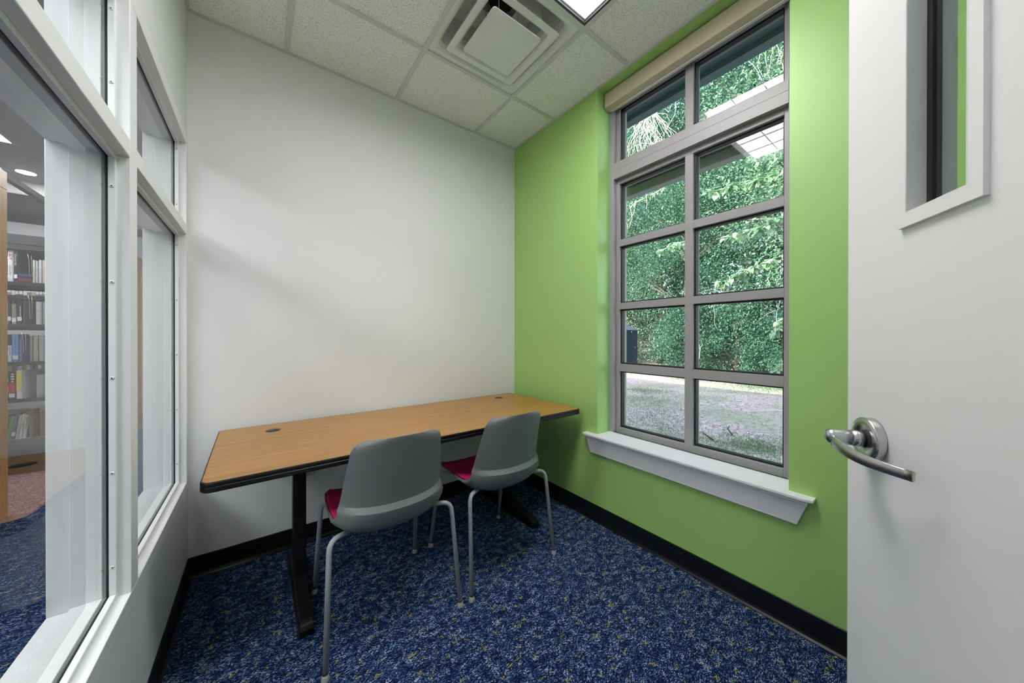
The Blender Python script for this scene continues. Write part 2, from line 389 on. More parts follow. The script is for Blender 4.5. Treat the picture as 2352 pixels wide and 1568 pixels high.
# front wall with the doorway
A58 = math.radians(58); DD = Vector((math.sin(A58), math.cos(A58), 0)); DN = Vector((-DD.y, DD.x, 0))
PE = Vector((.977, .1303, 0))           # leading edge of the door leaf on the room face
PH = PE - .914 * DD                     # hinge edge
DX0, DX1, DZ1 = PH.x - .02, PH.x + .93, 2.15
mb = MB()
mb.box(L, DX0 - .05, YF - .12, YF, 0, CZ + .1); mb.box(DX1 + .05, W, YF - .12, YF, 0, CZ + .1); mb.box(DX0 - .05, DX1 + .05, YF - .12, YF, DZ1 + .05, CZ + .1)
tag(mb.build('wall_front', M['wall_grey']), 'pale grey wall with the doorway behind the viewpoint', 'wall', kind='structure')
mb = MB()
mb.box(DX0 - .05, DX0, YF - .13, YF + .01, 0, DZ1 + .05); mb.box(DX1, DX1 + .05, YF - .13, YF + .01, 0, DZ1 + .05); mb.box(DX0, DX1, YF - .13, YF + .01, DZ1, DZ1 + .05)
tag(mb.build('trim_1', M['white_frame'], bevel=.002), 'white metal door frame in the front wall', 'door frame', kind='structure')
# baseboards with a cove toe
def base_prof(t=.004, h=.105, toe=.014):
    return [(0, 0), (toe, 0), (toe, .003), (.007, .010), (t, .020), (t, h - .003), (t - .002, h), (0, h)]
mb = MB(); mb.prism([(D - a, b) for a, b in base_prof()], 0, L, W)
tag(mb.build('baseboard_back', M['base_black']), 'black rubber baseboard along the grey back wall', 'baseboard', kind='structure')
mb = MB(); mb.prism([(W - a, b) for a, b in base_prof()], 1, YF, D - .004)
tag(mb.build('baseboard_right', M['base_black']), 'black rubber baseboard along the green wall', 'baseboard', kind='structure')
mb = MB(); mb.prism([(L + a, b) for a, b in base_prof()], 1, YF, D - .004)
tag(mb.build('baseboard_left', M['base_black']), 'black rubber baseboard under the interior glazing', 'baseboard', kind='structure')

# ------------------------------------------------------------------ outside window (window_1)
w1 = thing('window_1', (1.856, .88, .56), 'tall ten-pane window with grey frame in the green wall', 'window', kind='structure')
XF, X2, XB = 1.856, 1.887, 1.965
TZ0, TZ1 = 2.214, 2.312
mb = MB()
mb.box(XF, XB, 1.329, 1.361, .562, 2.765); mb.box(XF, XB, .401, .433, .562, 2.765)
mb.box(XF, XB, .433, 1.329, 2.70, 2.765)
part(mb, 'frame', M['alu'], w1, .002)
mb = MB(); mb.box(XF, XB, .433, 1.329, TZ0, TZ1); mb.box(XF - .0012, XF, .433, 1.329, TZ0 + .055, TZ0 + .056); mb.box(XF, XF + .004, .433, 1.329, TZ1, TZ1 + .006)
part(mb, 'transom', M['alu'], w1, .0015)
# inner sash members
mb = MB()
for (za, zb) in ((.556, TZ0), (TZ1, 2.70)):
    mb.box(X2, XB, 1.307, 1.329, za, zb); mb.box(X2, XB, .433, .455, za, zb)
mb.box(X2, XB, .455, 1.307, TZ0 - .028, TZ0); mb.box(X2, XB, .455, 1.307, .556, .594)
mb.box(X2, XB, .455, 1.307, TZ1, TZ1 + .016); mb.box(X2, XB, .455, 1.307, 2.68, 2.70)
part(mb, 'sash', M['alu'], w1, .0015)
MY0, MY1 = .846, .889
mb = MB(); mb.box(X2, XB, MY0, MY1, .594, TZ0 - .028); mb.box(X2, XB, MY0, MY1, TZ1 + .016, 2.68)
part(mb, 'mullion', M['alu'], w1, .0012)
rows = [.594, .962, 1.010, 1.366, 1.408, 1.777, 1.821, TZ0 - .028]
for za, zb in ((rows[1], rows[2]), (rows[3], rows[4]), (rows[5], rows[6])):
    mb = MB(); mb.box(X2 - .0002, XB, MY1, 1.307, za, zb); mb.box(X2 - .0002, XB, .455, MY0, za, zb); mb.box(X2 - .0003, X2 + .01, MY0 - .0001, MY1 + .0001, za, zb)
    part(mb, 'glazing_bar', M['alu'], w1, .001)
cells = [(rows[0], rows[1]), (rows[2], rows[3]), (rows[4], rows[5]), (rows[6], rows[7]), (TZ1 + .016, 2.68)]
for za, zb in cells:
    for ya, yb in ((MY1, 1.307), (.455, MY0)):
        mb = MB(); rect_ring(mb, 0, 1.906, 1.936, ya, yb, za, zb, .008)
        g = part(mb, 'gasket', M['gasket'], w1)
        mb = MB(); mb.box(1.921, 1.929, ya + .004, yb - .004, za + .004, zb - .004)
        part(mb, 'pane', M['glass_out'], w1)
# inner window board with returned ends and a moulded apron
nose = [(XF, .545), (W - .001, .545), (W - .030, .545), (W - .040, .549), (W - .043, .555), (W - .040, .561), (W - .034, .563), (XF, .563)]
mb = MB()
def board(mb, z0, z1, front, yl, yr, c):
    p = [(XF + .002, WO[0] + .001), (XF + .002, WO[1] - .001), (W - .0005, WO[1] - .001), (W - .0005, yl), (W - front + c * .35, yl), (W - front, yl - c), (W - front, yr + c), (W - front + c * .35, yr), (W - .0005, yr), (W - .0005, WO[0] + .001)]
    mb.prism(p, 2, z0, z1)
board(mb, .5525, .563, .052, 1.448, .318, .026); board(mb, .5475, .5525, .047, 1.442, .324, .026); board(mb, .544, .5475, .040, 1.436, .330, .026)
part(mb, 'window_board', M['sill'], w1, .0012)
ap = [(W - .0005, .544), (W - .034, .544), (W - .034, .536), (W - .030, .530), (W - .018, .447), (W - .018, .441), (W - .014, .438), (W - .0005, .438)]
mb = MB()
n = len(ap); yt0, yt1, yb0, yb1 = 1.432, .335, 1.405, .373
def ylerp(z, a, b): return b + (a - b) * (z - .438) / (.544 - .438)
va = [(x, ylerp(z, yt0, yb0), z) for x, z in ap]; vb = [(x, ylerp(z, yt1, yb1), z) for x, z in ap]
mb.add(va + vb, [list(range(n))[::-1], list(range(n, 2 * n))] + [[i, (i + 1) % n, n + (i + 1) % n, n + i] for i in range(n)])
part(mb, 'apron', M['sill'], w1, .001)
mb = MB(); mb.prism([(XB, .50), (2.14, .50), (2.14, .520), (XB, .560)], 1, WO[0], WO[1])
part(mb, 'outer_sill', M['concrete'], w1)

# roller blind in the head of the window
bl = thing('roller_blind', (1.80, .88, 2.66), 'rolled-up beige fabric blind box across the top of the green wall window', 'blind')
mb = MB(); mb.prism([(1.792, 2.668), (1.792, 2.757), (1.846, 2.757), (1.853, 2.668), (1.835, 2.660)], 1, .408, 1.352)
part(mb, 'cassette', M['blind'], bl, .003)
mb = MB(); mb.box(1.835, 1.853, .412, 1.340, 2.655, 2.662); part(mb, 'bottom_rail', M['blind_end'], bl, .002)
for y in (1.3525, .405):
    mb = MB(); mb.prism([(1.796, 2.668), (1.796, 2.752), (1.846, 2.752), (1.853, 2.664), (1.838, 2.657)], 1, y, y + .003)
    part(mb, 'end_cap', M['blind_end'], bl)

# ------------------------------------------------------------------ interior glazed frame (window_2)
w2 = thing('window_2', (-.357, 1.36, .447), 'white interior window frame looking into the library', 'window', kind='structure')
P0 = .002
mb = MB()
MUL = (1.341, 1.403); TR = (1.678, 1.727); ZS, ZH = .490, 2.113
mb.box(XL - P0, L + P0, FO[0], .555, FO[2], FO[3]); mb.box(XL - P0, L + P0, 2.190, D - .0005, FO[2], FO[3])
mb.box(XL - P0, L + P0, .555, 2.190, FO[2], ZS); mb.box(XL - P0, L + P0, .555, 2.190, ZH, FO[3])
part(mb, 'frame', M['white_frame'], w2, .002)
mb = MB(); mb.box(XL - P0, L + P0, *MUL, ZS, ZH); part(mb, 'mullion', M['white_frame'], w2, .002)
for a, b in ((.555, MUL[0]), (MUL[1], 2.190)):
    mb = MB(); mb.box(XL - P0 + .0002, L + P0 - .0002, a, b, *TR); part(mb, 'transom', M['white_frame'], w2, .002)
st = .013
for a, b in ((.555, MUL[0]), (MUL[1], 2.190)):
    for za, zb in ((ZS, TR[0]), (TR[1], ZH)):
        mb = MB(); rect_ring(mb, 0, -.388, -.334, a, b, za, zb, st); rect_ring(mb, 0, -.3225, -.309, a, b, za, zb, st)
        part(mb, 'glazing_stop', M['white_frame'], w2, .0015)
        mb = MB(); rect_ring(mb, 0, -.3335, -.323, a, b, za, zb, st - .0035)
        part(mb, 'gasket', M['gasket'], w2)
        mb = MB(); mb.box(-.331, -.325, a + .006, b - .006, za + .006, zb - .006); part(mb, 'pane', M['glass_in'], w2)
for yy, zl in ((MUL[0] - st, (2.055, 1.862, 1.588, 1.334, 1.080, .828, .578)), (2.190 - st, (2.07, 1.81, 1.618, 1.360, 1.103, .845, .59))):
    for z in zl:
        mb = MB(); mb.lathe([(.0045, 0), (.0045, .0006), (.0032, .0018), (.0016, .0022), (.0016, .0012)], (-.3158, yy, z), (0, -1, 0), 14)
        mb.lathe([(.0016, 0.0009), (.0016, .00225)], (-.3158, yy, z), (0, -1, 0), 8, 1)
        part(mb, 'screw', [M['screw'], M['screw_hole']], w2)

# ------------------------------------------------------------------ door (door_1): local x = from leading edge back to hinges, y = out of the room face
dr = thing('door_1', (PE.x, PE.y, .008), 'open white door with narrow glass panel and lever handle', 'door', rz=math.atan2(-DD.y, -DD.x), kind='structure')
# local +x = -DD (towards hinges); local +y = rotate +90deg of -DD = (DD.y,-DD.x) = -DN  => room face at y = 0, leaf goes to y = +.044
LX0, LX1, LZ0, LZ1 = .168, .276, 1.380, 2.02
mb = MB()
mb.box(0, LX0, 0, .044, 0, 2.13); mb.box(LX1, .914, 0, .044, 0, 2.13); mb.box(LX0, LX1, 0, .044, 0, LZ0); mb.box(LX0, LX1, 0, .044, LZ1, 2.13)
mb.build('leaf', M['door_white'], dr)
mb = MB(); ow = .0205
def lite_ring(mb, y0, y1):
    rect_ring(mb, 1, y0, y1, LX0 - ow + .001, LX1 + ow, LZ0 - ow, LZ1 + ow, ow + .001)
lite_ring(mb, -.0065, .0005); lite_ring(mb, .0435, .0505)
rect_ring(mb, 1, -.0065, .017, LX0, LX1, LZ0, LZ1, .0025); rect_ring(mb, 1, .027, .0505, LX0, LX1, LZ0, LZ1, .0025)
mb.build('glazing_frame', M['door_white'], dr)
mb = MB(); rect_ring(mb, 1, .0165, .0275, LX0 + .002, LX1 - .002, LZ0 + .002, LZ1 - .002, .011); mb.build('gasket', M['gasket'], dr)
mb = MB(); mb.box(LX0 + .004, LX1 - .004, .019, .025, LZ0 + .004, LZ1 - .004); mb.build('pane', M['glass_door'], dr)
HX, HZ = .080, .993
mb = MB(); mb.lathe([(.039, 0), (.0395, .002), (.0395, .012), (.038, .0145), (.034, .0155), (.0135, .0155), (.0135, .0150)], (HX, 0, HZ), (0, -1, 0), 48)
hd = mb.build('rosette', M['chrome'], dr)
mb = MB()
mb.lathe([(.0145, .014), (.0145, .030), (.0128, .031), (.0128, .033), (.0140, .034), (.0140, .060), (.0120, .066), (.007, .069)], (HX, 0, HZ), (0, -1, 0), 28)
# lever blade: sweeps from the neck back towards the hinges, curving in to the door
pts = []
K = 18
for i in range(K + 1):
    t = i / K
    x = HX - .008 + .157 * t; y = -.060 - .010 * math.sin(min(1, t * 1.2) * PI / 2) + .040 * t ** 2.2; z = HZ - .003 - .012 * math.sin(min(1, 1.5 * t) * PI / 2)
    if t < .12: y += .012 * (1 - t / .12) ** 2
    pts.append((x, y, z,   .0112 - .0032 * t, .0042 - .0008 * t))
vs = []; fs = []; S = 12
for i, (x, y, z, hh, ww) in enumerate(pts):
    j0, j1 = max(0, i - 1), min(K, i + 1); tx, ty = pts[j1][0] - pts[j0][0], pts[j1][1] - pts[j0][1]; l = math.hypot(tx, ty); nx, ny = -ty / l, tx / l
    for k in range(S):
        a = 2 * PI * k / S; ca, sa = math.cos(a), math.sin(a)
        ca = math.copysign(abs(ca) ** .6, ca); sa = math.copysign(abs(sa) ** .5, sa)
        vs.append((x + nx * ca * ww, y + ny * ca * ww, z + sa * hh))
for i in range(K):
    for k in range(S): fs.append((i * S + k, i * S + (k + 1) % S, (i + 1) * S + (k + 1) % S, (i + 1) * S + k))
fs.append(list(range(S))); fs.append([K * S + k for k in range(S)][::-1])
mb.add(vs, fs, 0, True)
mb.build('lever', M['chrome'], dr)
for z in (.25, 1.07, 1.88):
    mb = MB(); mb.lathe([(.006, 0), (.006, .1)], (.920, -.004, z - .05), (0, 0, 1), 12); mb.build('hinge', M['chrome'], dr)

# ------------------------------------------------------------------ ceiling light and air diffuser
fx0, fx1, fy0, fy1 = GX - 2 * TILE, GX, GY - 2 * TILE, GY - TILE
cl = thing('ceiling_light', ((fx0 + fx1) / 2, (fy0 + fy1) / 2, CZ), 'large lit rectangular ceiling light with frame coloured dark for shade, beside the air diffuser', 'ceiling light')
mb = MB(); rect_ring(mb, 2, CZ - .006, CZ + .006, fx0 + .010, fx1 - .010, fy0 + .010, fy1 - .010, .014); part(mb, 'frame', M['light_frame'], cl, .001)
mb = MB(); rect_ring(mb, 2, CZ + .004, CZ + .085, fx0 + .006, fx1 - .006, fy0 + .006, fy1 - .006, .026); mb.box(fx0 + .006, fx1 - .006, fy0 + .006, fy1 - .006, CZ + .085, CZ + .095)
part(mb, 'housing', M['louver'], cl)
mb = MB(); mb.box(fx0 + .032, fx1 - .032, fy0 + .032, fy1 - .032, CZ + .062, CZ + .066); part(mb, 'lens', M['lamp'], cl)
mb = MB()
for k in range(1, 3):
    y = fy0 + .032 + (TILE - .064) * k / 3; mb.box(fx0 + .032, fx1 - .032, y - .001, y + .001, CZ + .050, CZ + .058)
for k in range(1, 6):
    x = fx0 + .032 + (2 * TILE - .064) * k / 6; mb.box(x - .001, x + .001, fy0 + .032, fy1 - .032, CZ + .050, CZ + .058)
part(mb, 'louver', M['louver'], cl)

dx, dy = GX - TILE / 2, GY - TILE / 2
ad = thing('air_diffuser', (dx, dy, CZ), 'square stepped white air diffuser in the ceiling', 'air vent')
def sq_ring(mb, prof, rc=.0, mi=0):
    """square profile rings: list of (half size, z)"""
    def ring(h, z):
        if rc <= 0: return [(dx - h, dy - h, z), (dx + h, dy - h, z), (dx + h, dy + h, z), (dx - h, dy + h, z)]
        q = []; rr = min(rc, h * .5)
        for cx, cy, a0 in ((h - rr, h - rr, 0), (-h + rr, h - rr, PI / 2), (-h + rr, -h + rr, PI), (h - rr, -h + rr, 1.5 * PI)):
            for k in range(5): a = a0 + k * PI / 8; q.append((dx + cx + rr * math.cos(a), dy + cy + rr * math.sin(a), z))
        return q
    rings = [ring(*p) for p in prof]; n = len(rings[0]); vs = sum(rings, []); fs = []
    for i in range(len(rings) - 1):
        for k in range(n): fs.append((i * n + k, i * n + (k + 1) % n, (i + 1) * n + (k + 1) % n, (i + 1) * n + k))
    mb.add(vs, fs, mi); return rings
hp = TILE / 2 - .008
mb = MB(); sq_ring(mb, [(hp, CZ + .012), (hp, CZ), (.285, CZ + .0003), (.270, CZ + .003), (.256, CZ + .012), (.243, CZ + .032), (.234, CZ + .065), (.228, CZ + .12), (.222, CZ + .19), (.105, CZ + .21), (.105, CZ + .30)], .03)
part(mb, 'pan', M['diff_white'], ad)
mb = MB(); mb.lathe([(.068, 0), (.068, .004), (.012, .005)], (dx, dy, CZ + .20), (0, 0, 1), 32); part(mb, 'duct', M['dark_hole'], ad)
mb = MB(); sq_ring(mb, [(.2185, CZ - .016), (.2185, CZ - .020), (.188, CZ - .0195), (.177, CZ - .013), (.168, CZ + .002), (.161, CZ + .030), (.156, CZ + .072), (.153, CZ + .13), (.150, CZ + .13), (.157, CZ + .032), (.164, CZ + .007), (.174, CZ - .008), (.2185, CZ - .016)], .014); part(mb, 'stepped_cone', M['diff_white'], ad)
mb = MB(); rg = sq_ring(mb, [(.150, CZ - .030), (.150, CZ - .036)], .014); n = len(rg[0])
mb.f += [list(range(n)), list(range(n, 2 * n))[::-1]]; mb.m += [0, 0]; mb.smooth += [False, False]
part(mb, 'centre_plate', M['diff_white'], ad, .001)
for sx in (-1, 1):
    for sy in (-1, 1):
        mb = MB(); mb.tube([(dx + sx * .06, dy + sy * .06, CZ - .030), (dx + sx * .06, dy + sy * .06, CZ + .205)], .003, 6); part(mb, 'hanger', M['diff_white'], ad)

# wall outlet under the table
ol = thing('wall_outlet', (.222, D, .40), 'small wall outlet plate low on the back wall under the table', 'outlet')
mb = MB(); mb.box(.186, .258, D - .006, D, .381, .497); part(mb, 'cover_plate', M['outlet'], ol, .002)
for z in (.418, .460):
    mb = MB(); mb.box(.205, .239, D - .008, D - .005, z - .014, z + .014); mb.box(.213, .216, D - .0085, D - .0075, z - .003, z + .007, 1); mb.box(.228, .231, D - .0085, D - .0075, z - .003, z + .007, 1)
    part(mb, 'socket', [M['outlet'], M['gasket']], ol)

# ------------------------------------------------------------------ table
TW, TD, TT = 1.842, .762, .032
tb = thing('study_table', (.7585, 1.822, 0), 'long oak-topped study table with black edge and T-legs against the back wall', 'table', rz=math.radians(.75))
def rrect(hw, hd, r, n=6):
    q = []
    for cx, cy, a0 in ((hw - r, hd - r, 0), (-hw + r, hd - r, PI / 2), (-hw + r, -hd + r, PI), (hw - r, -hd + r, 1.5 * PI)):
        for k in range(n + 1): a = a0 + k * PI / 2 / n; q.append((cx + r * math.cos(a), cy + r * math.sin(a)))
    return q
TZ = .718
mb = MB(); mb.prism(rrect(TW / 2 - .004, TD / 2 - .004, .028), 2, TZ - TT + .002, TZ); mb.build('tabletop', M['oak'], tb)
# black edge: outline rings following a grooved T-mould section
prof = [(-.0045, TZ - .0003), (-.001, TZ - .0005), (.0012, TZ - .004), (.0012, TZ - .011), (-.0010, TZ - .013), (-.0010, TZ - .016), (.0015, TZ - .018), (.0015, TZ - .030), (-.001, TZ - .034), (-.006, TZ - .034)]
rings = [rrect(TW / 2 + o, TD / 2 + o, .030 + o) for o, z in prof]; n = len(rings[0])
vs = [(p[0], p[1], prof[i][1]) for i, rr in enumerate(rings) for p in rr]
fs = [(i * n + k, (i + 1) * n + k, (i + 1) * n + (k + 1) % n, i * n + (k + 1) % n) for i in range(len(rings) - 1) for k in range(n)]
mb = MB(); mb.add(vs, fs, 0, False); mb.build('edge_band', M['black_edge'], tb)
for gx_, gy_ in ((-.7055, .223), (.7135, .252)):
    mb = MB(); mb.lathe([(.031, 0), (.031, .0012), (.027, .0026), (.0, .0028)], (gx_, gy_, TZ - .0002), (0, 0, 1), 32); mb.lathe([(.010, .0), (.010, .0034), (.006, .0040)], (gx_ + .010, gy_, TZ), (0, 0, 1), 16)
    mb.build('grommet', M['black_edge'], tb)
for lx in (-.6155, .6065):
    mb = MB()
    foot = [(-.290, 0), (-.292, .030), (-.284, .046), (-.262, .054), (-.10, .074), (-.045, .095), (.045, .095), (.10, .074), (.262, .054), (.284, .046), (.292, .030), (.290, 0)]
    # foot profile in y-z, slightly rounded top by narrowing upper ring
    vs = []; nf = len(foot)
    for sx, w_ in ((-1, .029), (1, .029)):
        for (y, z) in foot: vs.append((lx + sx * (w_ if z < .03 else w_ * .90), y, z + .0))
    fs = [list(range(nf)), list(range(nf, 2 * nf))[::-1]] + [[i, nf + i, nf + (i + 1) % nf, (i + 1) % nf] for i in range(nf)]
    mb.add(vs, fs)
    ft = mb.build('foot', M['black_metal'], tb, .006, 3)
    mb = MB(); mb.prism([(p[0] + lx, p[1]) for p in rrect(.0262, .032, .010, 4)], 2, .09, .675); mb.build('column', M['black_metal'], tb)
    mb = MB(); mb.box(lx - .03, lx + .03, -.25, .25, .668, .685); mb.build('top_bracket', M['black_metal'], tb, .003)
mb = MB(); mb.box(-.60, .58, .02, .055, .63, .672); mb.build('rail', M['black_metal'], tb, .003)

# ------------------------------------------------------------------ chairs
def make_chair():
    root = thing('shell_chair', (0, 0, 0), '', 'chair', 'grey shell chairs at the table')
    # centre profile (y, z), half width, edge forward shift, edge lift, outer thickness
    P = [(.238, .436, .195, .000, .012, .005), (.215, .452, .205, .000, .016, .008), (.170, .456, .212, .000, .022, .012), (.10, .450, .217, .000, .032, .016), (.02, .443, .221, .004, .041, .020),
         (-.06, .437, .223, .012, .047, .024), (-.13, .440, .223, .024, .049, .027), (-.180, .456, .219, .042, .045, .029), (-.212, .486, .212, .062, .032, .030), (-.226, .516, .2055, .080, .015, .0285), (-.2295, .530, .204, .086, .008, .0275),
         (-.2345, .549, .202, .090, .002, .008), (-.2385, .565, .200, .088, .000, .006), (-.250, .62, .194, .083, -.002, .006), (-.262, .68, .187, .077, -.005, .006), (-.274, .74, .180, .070, -.008, .006), (-.281, .775, .176, .066, -.010, .006), (-.286, .797, .173, .063, -.011, .006), (-.289, .810, .169, .060, -.012, .006), (-.290, .816, .165, .058, -.012, .005)]
    nv = len(P); NU = 22; inner = []; outer = []
    rc = .045; ztop = .818
    for i, (y, z, hw, df, dz, th) in enumerate(P):
        if z > ztop - rc and i > 10:
            s = ztop - z; hw = hw - (rc - math.sqrt(max(0, rc * rc - (rc - s) ** 2)))
        if i < 3: hw -= (.045, .018, .004)[i]
        j0, j1 = max(0, i - 1), min(nv - 1, i + 1); ty, tz = P[j1][0] - P[j0][0], P[j1][1] - P[j0][1]; l = math.hypot(ty, tz); ny, nz = -tz / l, ty / l   # pointing down under the seat, back behind the backrest
        if i in (9, 10, 11): ny, nz = -1.0, -.10
        ry, rz_ = [], []
        for k in range(NU + 1):
            u = -1 + 2 * k / NU; a = abs(u) ** 2.3
            x = hw * math.sin(u * PI / 2) * .25 + hw * u * .75
            q = (x, y + df * a, z + dz * a); inner.append(q)
            # outward (back/underside) direction also leans sideways on the curved edges
            sx = math.copysign(min(1, df * 2.3 * abs(u) ** 1.3 / hw), u) if i > 5 else 0.0
            if i <= 9: sx = sx * .7 + math.copysign(abs(u) ** 1.5, u) * dz * 3.0 * (1 if i < 9 else .5)
            v = Vector((sx, ny, nz)).normalized(); f = th * (1 - .55 * abs(u) ** 6) if i < 11 else th
            outer.append((q[0] + v.x * f, q[1] + v.y * f, q[2] + v.z * f))
    n1 = NU + 1; vs = inner + outer; o = nv * n1; fs = []
    for i in range(nv - 1):
        for k in range(NU):
            a, b, c, d = i * n1 + k, i * n1 + k + 1, (i + 1) * n1 + k + 1, (i + 1) * n1 + k
            fs.append((a, b, c, d)); fs.append((o + a, o + d, o + c, o + b))
    for i in range(nv - 1):
        a, d = i * n1, (i + 1) * n1; fs.append((a, d, o + d, o + a)); a, d = i * n1 + NU, (i + 1) * n1 + NU; fs.append((a, o + a, o + d, d))
    for k in range(NU): fs.append((k, o + k, o + k + 1, k + 1)); e = (nv - 1) * n1; fs.append((e + k, e + k + 1, o + e + k + 1, o + e + k))
    mb = MB(); mb.add(vs, fs, 0, True); sh = mb.build('shell', M['chair'], root)
    md = sh.modifiers.new('edges', 'EDGE_SPLIT'); md.split_angle = math.radians(38)
    # magenta seat pad lying in the seat
    idx = range(1, 9); m1 = NU + 1; pv = []; top = []; ph = .011; ni = len(idx); npv = ni * m1
    for ii, i in enumerate(idx):
        for k in range(m1):
            p, q = Vector(inner[i * n1 + k]), Vector(outer[i * n1 + k]); nn = (p - q).normalized()
            c_in = Vector((0, inner[i * n1 + NU // 2][1], inner[i * n1 + NU // 2][2]))
            e = min(ii, ni - 1 - ii, k, m1 - 1 - k); h = ph * (.3 if e == 0 else .85 if e == 1 else 1)
            p = p.lerp(c_in, .030) if k in (0, m1 - 1) else p
            pv.append(tuple(p + nn * .0012)); top.append(tuple(p + nn * (.002 + h)))
    fs = []
    for ii in range(len(idx) - 1):
        for kk in range(m1 - 1):
            a, b, c, d = ii * m1 + kk, ii * m1 + kk + 1, (ii + 1) * m1 + kk + 1, (ii + 1) * m1 + kk
            fs.append((npv + a, npv + b, npv + c, npv + d)); fs.append((a, d, c, b))
    for ii in range(len(idx) - 1):
        a, d = ii * m1, (ii + 1) * m1; fs.append((a, npv + a, npv + d, d)); a, d = ii * m1 + m1 - 1, (ii + 1) * m1 + m1 - 1; fs.append((a, d, npv + d, npv + a))
    e = (len(idx) - 1) * m1
    for kk in range(m1 - 1): fs.append((kk, kk + 1, npv + kk + 1, npv + kk)); fs.append((e + kk, npv + e + kk, npv + e + kk + 1, e + kk + 1))
    mb = MB(); mb.add(pv + top, fs, 0, True); p = mb.build('seat_pad', M['pad'], root); p['label'] = 'magenta felt seat pad'
    # legs: bent tube from the glide up, over a bend and in under the seat
    def bend(a, b, c, r, n=7):
        a, b, c = Vector(a), Vector(b), Vector(c); p = b + (a - b).normalized() * r; q = b + (c - b).normalized() * r
        return [a] + [(1 - t) ** 2 * p + 2 * t * (1 - t) * b + t * t * q for t in np.linspace(0, 1, n)] + [c]
    for sx in (-1, 1):
        for foot, top_, inn in (((.2635, -.238, .016), (.243, -.187, .449), (.15, -.125, .4365)), ((.240, .237, .016), (.222, .165, .440), (.14, .10, .4365))):
            g = lambda p: (sx * p[0], p[1], p[2])
            mb = MB(); mb.tube(bend(g(foot), g(top_), g(inn), .040), .0098, 12); lg = mb.build('leg', M['chair_leg'], root)
            ax = (Vector(g(top_)) - Vector(g(foot))).normalized(); z0 = Vector(g(foot)) - ax * .016
            mb = MB(); mb.lathe([(.0125, 0), (.0142, .003), (.0138, .009), (.0110, .018), (.0103, .022)], (g(foot)[0], g(foot)[1], 0), (0, 0, 1), 18)
            mb.lathe([(.0106, .0), (.0106, .005)], Vector(g(foot)) + ax * .010, ax, 14, 1)
            mb.build('glide', [M['glide'], M['glide_ring']], lg)
    mb = MB(); mb.box(-.05, .05, -.09, .10, .396, .425)
    mb.build('under_frame', M['chair'], root, .003)
    return root
ch1 = make_chair(); ch2 = copy_tree(ch1)
for c, x, y, rz, lab in ((ch1, .441, 1.530, .2, 'nearer grey shell chair with magenta seat pad, beside the left table leg'), (ch2, 1.018, 1.533, 1.5, 'farther grey shell chair with magenta seat pad, toward the green wall')):
    c.location = (x, y, 0); c.rotation_euler = (0, 0, math.radians(rz)); c['label'] = lab

# ------------------------------------------------------------------ library beyond the interior glazing
mb = MB(); mb.box(XW - .15, XW, YB - .15, YE + .15, -.1, 3.5); tag(mb.build('wall_library_left', M['lib_wall']), 'far side wall of the library', 'wall', kind='structure')
mb = MB(); mb.box(XW, XO, YE, YE + .15, -.1, 3.5); tag(mb.build('wall_library_back', M['lib_wall']), 'white far wall of the library', 'wall', kind='structure')
mb = MB(); mb.box(XW, XO, YB - .15, YB, -.1, 3.5); tag(mb.build('wall_library_front', M['lib_wall']), 'library wall behind the viewpoint', 'wall', kind='structure')
mb = MB(); mb.box(1.90, XO, YB, YF - .12, -.1, 3.5); mb.box(1.90, XO, D + .12, YE, -.1, 3.5); mb.box(1.9, XO, D, D + .12, CZ + .1, 3.5)
tag(mb.build('wall_library_right', M['lib_wall']), 'outer wall continuing past the study room', 'wall', kind='structure')
mb = MB()
LC = CZ
lx0, lx1, ly0, ly1 = -2.84, -1.62, 4.03, 4.64
mb.box(XW, XL, YB, ly0, LC, LC + .06); mb.box(XW, lx0, ly0, ly1, LC, LC + .06); mb.box(lx1, XL, ly0, ly1, LC, LC + .06); mb.box(XW, XL, ly1, 5.75, LC, LC + .06)
mb.box(XL, 1.9, YB, YF - .12, LC, LC + .06)
mb.box(XL, 1.9, D + .12, 5.75, LC, LC + .06)
for x in np.arange(-1.62, -6.9, -.61): mb.box(x - .006, x + .006, YB, 5.70, LC - .004, LC)
tag(mb.build('ceiling_library', M['lib_ceiling']), 'grey library ceiling seen through the interior glass', 'ceiling', kind='structure')
mb = MB(); mb.box(XW, 1.9, 5.70, 5.75, 2.655, LC + .06, 2); mb.box(XW, 1.9, 5.75, 6.9, 2.70, 2.76, 1); mb.box(XW, 1.9, 5.70, 5.75, 2.64, 2.655, 1); mb.box(XW, 1.9, 6.9, 6.95, 2.60, 3.36, 0); mb.box(XW, 1.9, 6.95, YE, 3.30, 3.36, 2)
tag(mb.build('trim_2', [M['lib_grey'], M['lib_ceiling'], M['lib_white']]), 'stepped white and grey bulkhead of the library ceiling', 'bulkhead', kind='structure')
mb = MB(); mb.box(-1.86, -1.81, 4.9, 6.9, 2.595, 2.641)
tag(mb.build('trim_3', M['lib_grey']), 'dark grey beam running below the library bulkhead', 'beam', kind='structure')
